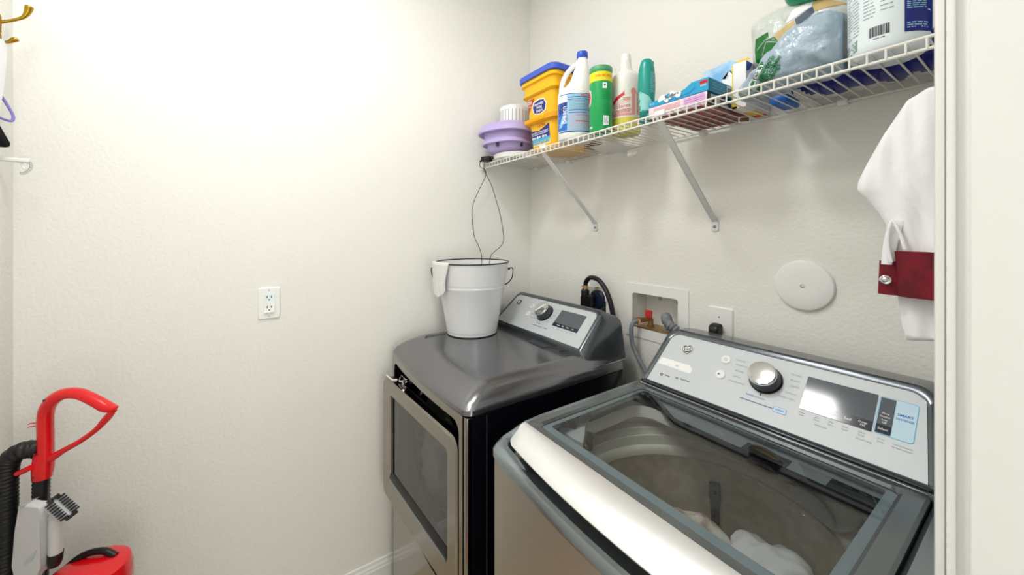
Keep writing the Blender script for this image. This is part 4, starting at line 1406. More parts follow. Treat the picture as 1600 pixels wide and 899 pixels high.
dl1 = printed([(poly([(-0.082, 0.052), (0.050, 0.052), (0.050, 0.108), (0.020, 0.098), (-0.02, 0.088), (-0.060, 0.092), (-0.082, 0.096)]), 0),
               (poly([(-0.082, 0.044), (0.050, 0.044), (0.050, 0.055), (-0.082, 0.055)]), 1, 0.0008),
               (poly([(-0.082, 0.026), (0.050, 0.026), (0.050, 0.046), (-0.082, 0.046)]), 2, 0.0007),
               (tpos('Laundry Detergent', 0.0155, -0.018, 0.082), 3, 0.0012), (lines(-0.070, 0.036, 0.070, 0.076, 1, 0.0025, 3), 3, 0.0012),
               (merge(*[poly([(x + 0.006 * math.cos(k * math.pi / 5), 0.060 + 0.006 * math.sin(k * math.pi / 5)) for k in range(10)]) for x in (-0.066, -0.030, 0.006)]), 3, 0.0012),
               (lines(-0.058, -0.04, 0.056, 0.064, 2, 0.003, 5), 3, 0.0012), (lines(-0.022, -0.004, 0.056, 0.064, 2, 0.003, 6), 3, 0.0012), (lines(0.014, 0.03, 0.056, 0.064, 2, 0.003, 7), 3, 0.0012),
               (lines(-0.080, 0.046, 0.030, 0.044, 3, 0.0028, 8), 4, 0.0013),
               (tpos('ULTRA', 0.017, 0.0, 0.107, 0.0, bold=0.0003), 5, 0.0010)], tf, dcopy)
obj('front_label', dl1, [NAVYL, CYANP, WHITEP, WHITEP, GREEND, REDBR], dbod)
dl2 = printed([(poly([(-0.086, 0.228), (-0.028, 0.228), (-0.082, 0.168)]), 0), (tpos('250', 0.020, -0.066, 0.216, -0.15, bold=0.0004), 2, 0.0011), (tpos('LOADS', 0.009, -0.068, 0.200, -0.2), 2, 0.0011),
               (poly([(-0.053 + (0.098 * i), 0) for i in ()]) if False else poly([(-0.045, 0.162), (0.0, 0.153), (0.038, 0.164), (0.046, 0.190), (0.034, 0.212), (0.0, 0.219), (-0.040, 0.212), (-0.052, 0.190)]), 2, 0.0008),
               (poly([(-0.040, 0.165), (0.0, 0.157), (0.034, 0.167), (0.041, 0.190), (0.030, 0.208), (0.0, 0.214), (-0.036, 0.208), (-0.047, 0.190)]), 1, 0.0011),
               (tpos('everyday', 0.0175, -0.003, 0.199, 0, bold=0.0003), 2, 0.0014), (tpos('living', 0.0175, -0.003, 0.185, 0, bold=0.0003), 2, 0.0014), (tpos('brights', 0.0155, -0.003, 0.170, 0, bold=0.0002), 2, 0.0014)], tf, dcopy)
obj('badge_label', dl2, [REDBR, NAVYL, WHITEP], dbod)
dcopy.free()
ribs = []
for k in range(16):
    x = 0.348 + k * 0.0085
    ribs.append(rbox(x, x + 0.004, -0.2955, -0.286, DK + 0.1245, DK + 0.140, 0.001))
obj('grip_ribs', merge(*ribs), YEL, dbod)

# white bleach jug with a blue cap
JC = V(0.628, -0.2565, DK)
jg = emptyish('bleach_jug', JC, 'white bleach jug with a blue cap in front of the yellow detergent tub', 'jug')
JU = V(0.7006, 0.7324, 0)          # the jug's broad axis, handle to the left
JD = V(0.7324, -0.7006, 0)


def jring(cu, ru, rd, z, n=36, p=2.3):
    out = []
    for k in range(n):
        a = 2 * math.pi * k / n
        m = (abs(math.cos(a)) ** p + abs(math.sin(a)) ** p) ** (-1 / p)
        out.append(JC + JU * (cu + ru * m * math.cos(a)) + JD * (rd * m * math.sin(a)) + V(0, 0, z))
    return out


jb = loft([jring(0, 0.060, 0.054, 0), jring(0, 0.0645, 0.058, 0.006), jring(0, 0.0655, 0.059, 0.05), jring(0, 0.0660, 0.059, 0.160), jring(0, 0.066, 0.059, 0.176), jring(0.001, 0.063, 0.056, 0.192), jring(0.010, 0.050, 0.050, 0.208),
           jring(0.018, 0.040, 0.042, 0.228), jring(0.022, 0.033, 0.035, 0.255), jring(0.025, 0.026, 0.028, 0.285), jring(0.027, 0.0205, 0.021, 0.307), jring(0.027, 0.0185, 0.0185, 0.316), jring(0.027, 0.018, 0.018, 0.326)])
jcopy = jb.copy()
jbo = obj('jug_body', jb, WPLAS, jg, angle=60)
jh = catmull([JC + JU * -0.050 + V(0, 0, 0.180), JC + JU * -0.052 + V(0, 0, 0.205), JC + JU * -0.045 + V(0, 0, 0.240), JC + JU * -0.028 + V(0, 0, 0.272), JC + JU * -0.004 + V(0, 0, 0.297), JC + JU * 0.018 + V(0, 0, 0.308)], 8)
obj('jug_handle', tube(jh, 0.0098, 14), WPLAS, jg)
obj('cap', lathe([(0.0205, 0.322), (0.0215, 0.324), (0.0215, 0.342), (0.020, 0.347), (0.0001, 0.3475)], JC + JU * 0.027, 36), BLUECAP, jg)
jf = frame(JC + JD * 0.3, JU, UP)
jl = printed([(quad(-0.062, 0.062, 0.030, 0.168), 1), (quad(-0.065, 0.065, 0.026, 0.030), 0), (quad(-0.065, 0.065, 0.168, 0.1705), 0),
              (quad(-0.064, -0.030, 0.034, 0.140), 2, 0.0009), (poly([(-0.064, 0.140), (-0.030, 0.140), (-0.030, 0.118), (-0.058, 0.090)]), 0, 0.0012), (quad(-0.064, -0.030, 0.140, 0.166), 4, 0.0012), (poly([(-0.060, 0.045), (-0.046, 0.090), (-0.034, 0.09), (-0.05, 0.045)]), 1, 0.0012),
              (quad(-0.026, 0.062, 0.155, 0.158), 0, 0.0010), (quad(-0.026, 0.062, 0.147, 0.1495), 0, 0.0010), (quad(-0.024, 0.062, 0.106, 0.109), 0, 0.0010), (quad(-0.024, 0.040, 0.097, 0.0995), 0, 0.0010),
              (quad(0.0, 0.062, 0.086, 0.0885), 3, 0.0010), (quad(0.002, 0.062, 0.064, 0.0665), 3, 0.0010), (quad(0.02, 0.062, 0.161, 0.165), 3, 0.0010),
              (lines(-0.022, 0.060, 0.110, 0.146, 6, 0.0016, 11), 5, 0.0011), (lines(-0.022, 0.060, 0.034, 0.096, 10, 0.0016, 12), 6, 0.0011), (tpos('Bleach', 0.026, -0.040, 0.092, math.pi / 2, bold=0.0003), 4, 0.0013)], jf, jcopy)
obj('label', jl, [NAVYL, LBLUEP, BLUEP, REDP, WHITEP, GREYP, PINKP], jbo)
jcopy.free()

# green wipes canister
KC = V(0.776, -0.274, DK)
kn = emptyish('wipes_canister', KC, 'green wipes canister with a yellow band at its top, beside the white bleach jug', 'canister')
kb = lathe([(0.036, 0), (0.0385, 0.003), (0.0385, 0.010), (0.0395, 0.013), (0.0395, 0.168), (0.0385, 0.206), (0.0385, 0.212)], KC, 48)
kcopy = kb.copy()
kbo = obj('can_body', kb, GREENC, kn)
obj('lid', lathe([(0.0392, 0.211), (0.0400, 0.213), (0.0400, 0.226), (0.038, 0.229), (0.0001, 0.230)], KC, 48), GREENLID, kn)
kf = face_frame(KC)
band = lathe([(0.0394, 0.174), (0.0392, 0.206)], KC, 48, cap0=False, cap1=False)
bnd2 = band.copy()
obj('yellow_band', band, YELP, kbo)
kl = printed([(quad(0.008, 0.026, 0.020, 0.052), 0, 0.0009), (lines(0.010, 0.024, 0.024, 0.050, 7, 0.0016, 2), 1, 0.0013), (quad(0.006, 0.020, 0.146, 0.166), 0, 0.0009), (quad(0.010, 0.016, 0.155, 0.161), 2, 0.0012),
              (lines(0.006, 0.034, 0.108, 0.140, 5, 0.0012, 4), 2, 0.0009), (lines(0.006, 0.034, 0.060, 0.09, 5, 0.0012, 9), 2, 0.0009), (poly([(-0.039, 0.09), (-0.033, 0.10), (-0.031, 0.122), (-0.033, 0.144), (-0.039, 0.156)]), 0, 0.0009),
              (poly([(-0.039, 0.098), (-0.035, 0.106), (-0.0335, 0.122), (-0.035, 0.140), (-0.039, 0.148)]), 3, 0.0013), (merge(*[poly([(-0.037 + 0.003 * i, 0.012 + 0.004 * (i % 2)), (-0.034 + 0.003 * i, 0.012), (-0.035 + 0.003 * i, 0.022)]) for i in range(3)]), 0, 0.0009)], kf, kcopy)
obj('label', kl, [WHITEP, GREYP, GREEND, REDP], kbo)
obj('band_lettering', printed([(tpos('50% MORE', 0.0118, 0.008, 0.191, bold=0.0002), 0, 0.0008)], kf, bnd2), [ORP], kbo)
kcopy.free()
bnd2.free()

# spray bottle without its trigger
SC = V(0.811, -0.1815, DK)
sp = emptyish('cleaner_bottle', SC, 'tall white bottle half seen through, with yellow cleaner in its bottom, behind the green canister', 'bottle')
sprof = [(0.046, 0), (0.0495, 0.004), (0.0500, 0.012), (0.0500, 0.150), (0.0500, 0.185), (0.0490, 0.200), (0.045, 0.211), (0.036, 0.219), (0.027, 0.2235), (0.0240, 0.228), (0.0205, 0.245), (0.0175, 0.262)]
sb = lathe(sprof, SC, 56)
scopy = sb.copy()
for f in sb.faces:
    f.material_index = 1 if f.calc_center_median().z - DK < 0.012 else 0
sbo = obj('bottle_body', sb, [SPRAYB, SPRAYL], sp, angle=50)
obj('liquid_band', lathe([(0.0502, 0.010), (0.0503, 0.040), (0.0503, 0.052)], SC, 56, cap0=False, cap1=False), SPRAYL, sbo)
obj('neck_cap', lathe([(0.0165, 0.258), (0.0185, 0.260), (0.0185, 0.276), (0.0165, 0.278), (0.0160, 0.286), (0.0150, 0.289), (0.0001, 0.2895)], SC, 36), WPLAS, sp)
sf = face_frame(SC)
sl_ = printed([(poly([(-0.050, 0.108), (-0.030, 0.128), (-0.010, 0.138), (0.000, 0.152), (-0.006, 0.142), (-0.004, 0.130), (-0.024, 0.118), (-0.050, 0.094)]), 0, 0.0008), (quad(-0.048, 0.018, 0.058, 0.066), 1, 0.0008), (quad(0.020, 0.030, 0.060, 0.142), 1, 0.0008), (quad(0.036, 0.046, 0.060, 0.140), 1, 0.0008),
               (poly([(0.025 + 0.009 * math.cos(k * math.pi / 6), 0.140 + 0.013 * math.sin(k * math.pi / 6)) for k in range(12)]), 1, 0.0008), (tpos('CLEANER', 0.013, -0.012, 0.090, 0.04), 0, 0.0010), (lines(-0.046, 0.016, 0.068, 0.082, 3, 0.0022, 5, 0.05), 0, 0.0010), (lines(-0.044, 0.010, 0.100, 0.118, 3, 0.0016, 6, 0.25), 1, 0.0010),
               (lines(-0.010, 0.016, 0.110, 0.122, 2, 0.003, 8), 2, 0.0010)], sf, scopy)
obj('label', sl_, [REDP, PINKP, ORP], sbo)
scopy.free()

# teal bottle standing on its cap
TB = V(0.9385, -0.238, DK)
tb = emptyish('teal_bottle', TB, 'slim teal toiletry bottle with a pale middle, standing beside the blue box', 'bottle')
tprof = [(0.020, 0), (0.0215, 0.002), (0.0222, 0.034), (0.0225, 0.036), (0.0245, 0.07), (0.0268, 0.110), (0.0272, 0.130), (0.0262, 0.156), (0.0235, 0.180), (0.019, 0.196), (0.0185, 0.198)]
tbm = lathe(tprof, TB, 40, 1.0, 1.0)
for f in tbm.faces:
    zc = f.calc_center_median().z - DK
    f.material_index = 1 if zc < 0.036 else 0
tcopy = tbm.copy()
tbo = obj('bottle_body', tbm, [TEALB, TEALD], tb, angle=50)
obj('shoulder', lathe([(0.0248, 0.168), (0.0246, 0.176), (0.0205, 0.194), (0.018, 0.203), (0.014, 0.208), (0.0001, 0.2095)], TB, 40), TEALB, tb)
obj('flip_lip', bevel_bm(rbox(TB.x + 0.004, TB.x + 0.018, TB.y - 0.006, TB.y + 0.016, DK + 0.188, DK + 0.203, 0.003), 0.001), TEALD, tb)
ttf = face_frame(TB)
obj('label', printed([(poly([(-0.027, 0.040), (0.016, 0.040), (0.020, 0.060), (0.008, 0.082), (-0.012, 0.096), (-0.027, 0.110)]), 0, 0.0006), (tpos('shampoo', 0.018, 0.015, 0.128, math.pi / 2), 0, 0.0007),
                      (lines(0.0, 0.012, 0.006, 0.03, 6, 0.0014, 3), 0, 0.0007)], ttf, tcopy), [TEALP], tbo)
tcopy.free()

# boxes
xb0, xb1, yb0, yb1 = 0.974, 1.160, -0.274, -0.140
pk = emptyish('pink_box', ((xb0 + xb1) / 2, -0.20, DK), 'flat pale pink box lying under the bright blue box', 'box')
pbx = rbox(xb0 - 0.002, xb1 - 0.004, yb0, yb1, DK, DK + 0.036, 0.0015)
for f in pbx.faces:
    f.material_index = 1 if f.normal.z < -0.5 else (2 if f.normal.x > 0.5 else 0)
obj('carton', pbx, [PINKC, BROWNP, DKP], pk)
pf = frame((1.066, yb0 - 0.0006, DK), (1, 0, 0), UP)
pr = merge((quad(0.022, 0.084, 0.003, 0.033), 0), (lines(-0.075, 0.012, 0.006, 0.030, 6, 0.0016, 4), 1), (lines(0.026, 0.080, 0.010, 0.028, 3, 0.0012, 5), 2))
for v in pr.verts:
    v.co.z += 0.0002 if True else 0
pr.transform(pf)
obj('print', pr, [PINKM, PINKP, WHITEP], pk)
pe = merge((quad(-0.05, 0.0, 0.006, 0.032), 0), (quad(0.006, 0.045, 0.004, 0.016), 0), (quad(-0.045, -0.03, 0.010, 0.024), 1), (quad(0.012, 0.026, 0.006, 0.013), 2))
pe.transform(frame((xb1 - 0.004 + 0.0005, (yb0 + yb1) / 2, DK), (0, 1, 0), UP))
obj('end_print', pe, [LGREYP, PINKM, REDP], pk)
bz = DK + 0.0365
bb = emptyish('duster_box', ((xb0 + xb1) / 2, -0.20, bz), 'bright blue open carton with bubble lettering on top of the pale pink box', 'box')
out_ = [(xb0, 0), (xb1, 0), (xb1, 0.035), (1.112, 0.035), (1.104, 0.030), (1.092, 0.023), (1.078, 0.020), (1.062, 0.020), (1.050, 0.024), (1.042, 0.026), (1.030, 0.022), (1.016, 0.016), (xb0, 0.016)]
car = merge((prism(out_, 0, 0.0015, frame((0, yb0, bz), (1, 0, 0), UP)), 0), (prism(out_, 0, 0.0015, frame((0, yb1 + 0.0015, bz), (1, 0, 0), UP)), 0), (rbox(xb0, xb1, yb0, yb1, bz, bz + 0.0015, 0), 0),
            (rbox(xb1 - 0.0015, xb1, yb0, yb1, bz, bz + 0.035, 0), 1), (rbox(1.112, xb1, yb0, yb1, bz + 0.0335, bz + 0.035, 0), 0))
obj('carton', car, [BOXBLUE, BOXBLUED], bb)
bub = []
rb = random.Random(5)
for i in range(26):
    x = 1.012 + 0.066 * (i / 25)
    z = 0.012 + 0.006 * math.sin(i * 0.5) + rb.uniform(-0.004, 0.004) + 0.006 * (i / 25)
    r = rb.uniform(0.0035, 0.006)
    bub.append((poly([(x + r * math.cos(k * math.pi / 6), z + r * math.sin(k * math.pi / 6)) for k in range(12)]), 0))
ff = frame((0, yb0 - 0.0020, bz), (1, 0, 0), UP)
for i, (bm, _) in enumerate(bub):
    for v in bm.verts:
        v.co.z = 0.00003 * i
wd = tpos('Swiffer', 0.0135, 1.048, 0.0155, 0.10, bold=0.0002, shear=0.2)
for v in wd.verts:
    v.co.z = 0.0014
sm = merge((quad(1.136, 1.158, 0.021, 0.030), 1), (quad(1.138, 1.156, 0.014, 0.020), 2), (tpos('REFILL', 0.0065, 1.147, 0.0255), 0))
for v in sm.verts:
    v.co.z += 0.0003
sm2 = tpos('10 ct', 0.008, 0.985, 0.009)
lb = merge(*bub, (wd, 3), sm, (sm2, 0), (poly([(1.03, 0.004), (1.08, 0.0045), (1.11, 0.008), (1.125, 0.018), (1.121, 0.018), (1.108, 0.0095), (1.08, 0.0065), (1.03, 0.006)]), 4))
lb.transform(ff)
obj('print', lb, [WHITEP, REDP, LBLUEP, DKP, BLUEP], bb)
en = merge((quad(0.030, 0.064, 0.003, 0.032), 0), (barcode(0.034, 0.060, 0.006, 0.028, 4), 1), (lines(-0.05, 0.02, 0.008, 0.028, 3, 0.003, 8), 2))
for v in en.verts:
    v.co.z += 0.0003
for f in en.faces:
    if f.material_index in (1, 2):
        for v in f.verts:
            v.co.z = 0.0005
en.transform(frame((xb1 + 0.0002, (yb0 + yb1) / 2, bz), (0, 1, 0), UP))
obj('end_print', en, [WHITEP, DKP, CYANP], bb)
for i, (x, y, r) in enumerate(((0.998, -0.175, 0.020), (1.034, -0.165, 0.022))):
    z_ = bz + 0.002
    cup_ = loft([[V(x + q * math.cos(2 * math.pi * k / 28), y + q * math.sin(2 * math.pi * k / 28), z_ + h_) for k in range(28)] for q, h_ in ((r, 0.0), (r, 0.022), (r * 0.92, 0.030), (r * 0.6, 0.036), (0.001, 0.038))], True, False)
    tag(obj('clear_plastic_lid', cup_, CLEAR, loc=(x, y, z_), angle=60), ('small clear plastic dome lid in the open blue carton, right beside the teal bottle', 'small clear plastic dome lid in the open blue carton, by the bubble lettering')[i], 'plastic lid')
sn = []
for i in range(15):
    u = i / 14
    x = 0.985 + 0.165 * u
    sn.append([V(x, -0.128, DK), V(x, -0.130, DK + 0.010 + 0.003 * math.sin(9 * u)), V(x, -0.118, DK + 0.018 + 0.003 * math.sin(11 * u)), V(x, -0.075, DK + 0.024 + 0.005 * math.sin(13 * u)),
               V(x, -0.030, DK + 0.012), V(x, -0.022, DK)])
tag(obj('snack_packet', loft(sn), DRED, loc=(1.07, -0.075, DK)), 'dark red patterned packet lying at the back of the shelf behind the pale pink box', 'packet')
# sky blue card with a rounded corner, and the white and yellow carton, behind the blue box
kx = [(1.058, 0.0), (1.164, 0.0), (1.164, 0.106), (1.160, 0.124), (1.150, 0.133), (1.138, 0.137), (1.058, 0.130)]
sb_ = emptyish('wipes_packet', (1.11, -0.106, DK + 0.022), 'pale blue upright packet with a rounded top corner behind the bright blue box', 'packet')
obj('packet_body', bevel_bm(prism(kx, -0.010, 0.010, frame((0, -0.108, DK + 0.026), (1, 0, -0.0), UP)), 0.004), SKYC, sb_)
pr = merge((poly([(1.118, 0.045), (1.162, 0.045), (1.162, 0.092), (1.150, 0.088), (1.138, 0.108), (1.128, 0.085), (1.118, 0.088)]), 0), (lines(1.118, 1.136, 0.085, 0.108, 4, 0.002, 5), 1))
for v in pr.verts:
    v.co.z += 0.0102
pr.transform(frame((0, -0.108, DK + 0.026), (1, 0, 0), UP))
obj('print', pr, [WHITEP, LGREYP], sb_)
wb = emptyish('bag_box', (1.19, -0.10, DK), 'tall white carton with yellow and blue edges beside the grey shopping bag', 'box')
cx = rbox(1.1685, 1.2065, -0.166, -0.020, DK, DK + 0.128, 0.001)
for f in cx.faces:
    f.material_index = 1 if f.normal.z < -0.5 else 0
obj('carton', cx, [WCARD, YCARD], wb)
pr = merge((quad(1.1695, 1.1725, 0.02, 0.127), 0), (poly([(1.169, 0.0), (1.182, 0.0), (1.180, 0.018), (1.174, 0.026), (1.169, 0.024)]), 0), (quad(1.169, 1.183, 0.0, 0.006), 1))
for v in pr.verts:
    v.co.z += 0.0004
pr.transform(frame((0, -0.166, DK), (1, 0, 0), UP))
obj('print', pr, [YELP, REDP], wb)
obj('side_print', merge((prism([(-0.165, 0.126), (-0.165, 0.098), (-0.145, 0.106), (-0.130, 0.127)], 0, 0.0006, frame((1.2066, 0, DK), (0, 1, 0), UP)), 0)), BCARD, wb)
fl = prism([(0, 0), (0.036, 0), (0.033, 0.020), (0.004, 0.022)], 0, 0.001, frame((1.169, -0.150, DK + 0.127), (1, 0, 0), (0.05, 0.6, 0.8)))
obj('top_flap', fl, YCARD, wb)
br = merge((rbox(1.169, 1.206, -0.16, -0.11, DK - 0.0006, DK, 0), 0), (rbox(1.169, 1.206, -0.05, -0.03, DK - 0.0006, DK, 0), 1))
obj('base_print', br, [WHITEP, REDP], wb)


def blob(c, rx, ry, rz, seed, amp, freq=6.0, sub=4, flat=None, power=2.4):
    bm = bmesh.new()
    bmesh.ops.create_icosphere(bm, subdivisions=sub, radius=1.0)
    c = Vector(c)
    for v in bm.verts:
        d = v.co.normalized()
        m = (abs(d.x) ** power + abs(d.y) ** power + abs(d.z) ** power) ** (-1 / power)
        q = d * m
        p = V(q.x * rx, q.y * ry, q.z * rz)
        s = p * freq + V(seed * 3.1, seed * 1.7, seed * 0.9)
        nz = noise.ridged_multi_fractal(s * 0.7, 0.9, 2.1, 3, 1.0, 2.0) * 0.35 + noise.noise(s * 2.2) * 0.5
        p += d * amp * nz
        if flat is not None and p.z + c.z < flat:
            p.z = flat - c.z
        v.co = c + p
    return bm


# grey-blue shopping bag lying on the wires, its ridge rising to the right
def bag_top(x):
    xs = [1.216, 1.24, 1.29, 1.33, 1.372, 1.436]
    zs = [0.010, 0.040, 0.082, 0.114, 0.142, 0.132]
    for a, b, za, zb_ in zip(xs[:-1], xs[1:], zs[:-1], zs[1:]):
        if x <= b:
            return za + (zb_ - za) * (x - a) / (b - a)
    return zs[-1]


rows = []
for i in range(41):
    x = 1.217 + (1.436 - 1.217) * i / 40
    hgt = bag_top(x)
    ring = []
    ends = smooth(0, 0.06, i / 40) * (1 - 0.35 * smooth(0.92, 1.0, i / 40))
    yf = -0.292 + 0.030 * (1 - smooth(0, 0.5, i / 40))
    yb = -0.162
    for k in range(40):
        a = 2 * math.pi * k / 40
        cy, sz = math.cos(a), math.sin(a)
        m = (abs(cy) ** 2.6 + abs(sz) ** 2.6) ** (-1 / 2.6)
        y = (yf + yb) / 2 + (yb - yf) / 2 * m * cy * max(0.25, ends)
        z = hgt * 0.5 + hgt * 0.5 * m * sz
        p = V(x, y, DK + z)
        s = p * 16
        crease = noise.ridged_multi_fractal(V(s.x * 1.2 + s.z, s.y * 0.6, s.z * 1.7 - s.x * 0.6), 0.9, 2.2, 3, 1.0, 2.0) - 0.9
        nn = V(0, cy, sz)
        p += nn * 0.0085 * crease * min(1, hgt / 0.05)
        p.z = max(p.z, DK)
        ring.append(p)
    rows.append(ring)
bagbm = loft(rows)
bcopy = bagbm.copy()
bag = tag(obj('shopping_bag', bagbm, BAGG, loc=(1.32, -0.23, DK), angle=60), 'grey-blue plastic shopping bag with green lettering lying on the wire shelf', 'shopping bag')
gf = face_frame((1.32, -0.23, 1.97))


def place(bm, x, z, rot):
    bm.transform(Matrix.Translation((x, z, 0)) @ Matrix.Rotation(rot, 4, 'Z'))
    return bm


obj('lettering', printed([(poly([(-0.0742, -0.0401), (-0.0441, 0.0141), (-0.0404, 0.0110), (-0.0391, 0.0017), (-0.0679, -0.0401)]), 0, 0.0009), (tpos('Clean', 0.02, -0.0554, -0.0138, 1.0, bold=0.0003), 1, 0.0013), (tpos('your', 0.015, -0.0266, 0.0048, 1.0, bold=0.0003), 0, 0.0013), (tpos('GREEN', 0.015, -0.0278, -0.0169, 1.0, bold=0.0003), 0, 0.0013), (tpos('bags', 0.015, -0.0165, -0.0169, 1.0, bold=0.0003), 0, 0.0013), (tpos('reuse', 0.011, -0.0429, -0.0138, 1.0, bold=0.0003), 0, 0.0013), (tpos('return', 0.011, -0.0404, -0.0293, 1.0, bold=0.0003), 0, 0.0013), (tpos('recycle', 0.012, -0.0504, -0.0354, 1.0, bold=0.0003), 0, 0.0013), (tpos('today', 0.01, -0.0140, 0.0002, 1.0, bold=0.0003), 0, 0.0013), (place(lines(-0.016, 0.016, -0.003, 0.003, 2, 0.0020, 20), -0.0454, -0.0293, 1.0), 0, 0.0011), (place(lines(-0.016, 0.016, -0.003, 0.003, 2, 0.0020, 21), -0.0366, -0.0107, 1.0), 0, 0.0011), (place(lines(-0.016, 0.016, -0.003, 0.003, 2, 0.0020, 22), -0.0566, -0.0463, 1.0), 0, 0.0011), (place(lines(-0.016, 0.016, -0.003, 0.003, 2, 0.0020, 23), -0.0228, -0.0293, 1.0), 0, 0.0011), (place(lines(-0.016, 0.016, -0.003, 0.003, 2, 0.0020, 24), -0.0316, -0.0354, 1.0), 0, 0.0011), (place(lines(-0.016, 0.016, -0.003, 0.003, 2, 0.0020, 25), -0.0328, 0.0033, 1.0), 0, 0.0011)], gf, bcopy), [GREENT, WHITEP], bag)
bcopy.free()

# pack of rolls in navy and grey-white wrap at the back of the shelf, by the wall
rows = []
for i in range(61):
    x = 1.292 + (1.626 - 1.292) * i / 60
    lump = abs(math.sin((x - 1.292) / 0.056 * math.pi)) ** 0.6
    e = smooth(0, 0.04, i / 60) * (1 - smooth(0.96, 1, i / 60))
    r = 0.030 + 0.006 * lump
    ring = []
    for k in range(32):
        a = 2 * math.pi * k / 32
        cy, sz = math.cos(a), math.sin(a)
        m = (abs(cy) ** 3 + abs(sz) ** 3) ** (-1 / 3)
        y = -0.085 + (0.062 + 0.006 * lump) * m * cy * max(e, 0.3)
        z = 0.040 + (0.036 + 0.004 * lump) * m * sz * max(e, 0.3)
        ring.append(V(x, y, DK + max(0.0, z)))
    rows.append(ring)
pkb = loft(rows)
for f in pkb.faces:
    c = f.calc_center_median()
    edge = -0.082 + 0.014 * math.sin(c.x * 56) + 0.008 * math.sin(c.x * 131 + 1) - 0.05 * smooth(1.40, 1.30, c.x) - (0.020 if c.x > 1.57 else 0)
    f.material_index = 0 if c.y < edge else 1
tag(obj('roll_pack', pkb, [NAVYB, GREYWRAP], loc=(1.46, -0.085, DK), angle=60), 'navy and grey wrapped pack of rolls along the wall behind the big white jug', 'pack')
tag(obj('blue_sponge', rbox(1.245, 1.287, -0.120, -0.030, DK, DK + 0.022, 0.004), BLUEP, loc=(1.266, -0.075, DK)), 'small bright blue packet seen from below between the white carton and the navy pack', 'packet')

# clear bag with green print on top, with an emerald pouch above it
ub = blob((1.325, -0.098, 2.086), 0.116, 0.072, 0.072, 4, 0.016, 11, 5, flat=2.030, power=3.2)
for v in ub.verts:
    if v.co.y > -0.012:
        v.co.y = -0.012
    v.co.z += 0.24 * (1.32 - v.co.x) * smooth(2.05, 2.12, v.co.z)
    if v.co.x > 1.38 and v.co.y < -0.13:
        v.co.y += 0.0
ucopy = ub.copy()
ubo = tag(obj('clear_bag', ub, BAGC, loc=(1.33, -0.096, 2.014), angle=60), 'pale clear plastic bag with a dark green print resting on the grey-blue shopping bag', 'plastic bag')
uf = face_frame((1.325, -0.098, 2.092))
obj('print', printed([(poly([(-0.1098, 0.0068), (-0.0810, 0.0085), (-0.0797, -0.0032), (-0.0862, -0.0115), (-0.0672, -0.0108), (-0.0547, -0.0298), (-0.0652, -0.0432), (-0.0954, -0.0748), (-0.1098, -0.0615), (-0.1125, -0.0182)]), 0, 0.0010), (poly([(-0.0672, -0.0065), (-0.0274, 0.0145), (-0.0238, -0.0032), (-0.0521, -0.0282), (-0.0600, -0.0248)]), 1, 0.0012), (poly([(-0.0251, 0.0145), (0.0096, 0.0318), (0.0135, 0.0145), (-0.0201, -0.0078)]), 2, 0.0012), (poly([(-0.0436, 0.0118), (-0.0298, 0.0418), (0.0122, 0.0535), (0.0070, 0.0318)]), 3, 0.0011), (poly([(0.0122, 0.0535), (0.0247, 0.0652), (0.0420, 0.0385), (0.0739, 0.0135), (0.0148, 0.0160), (0.0096, 0.0318)]), 4, 0.0012),
                      (poly([(-0.1059, -0.0215), (-0.1059, -0.0248), (-0.0810, -0.0065), (-0.0810, -0.0040)]), 5, 0.0016), (poly([(-0.0954, -0.0448), (-0.0941, -0.0465), (-0.0836, -0.0148), (-0.0849, -0.0140)]), 5, 0.0016), (poly([(-0.0836, -0.0148), (-0.0836, -0.0182), (-0.0587, -0.0298), (-0.0587, -0.0273)]), 5, 0.0016)], uf, ucopy),
    [GREENBAG, TANC, SLATEP, WHITEP, TANC, LGREYP], ubo)
ucopy.free()
em = blob((1.350, -0.150, 2.178), 0.050, 0.045, 0.034, 9, 0.006, 10, 4)
tag(obj('green_pouch', em, EMER, loc=(1.350, -0.15, 2.15), angle=60), 'shiny emerald green pouch lying on top of the clear plastic bag', 'pouch')

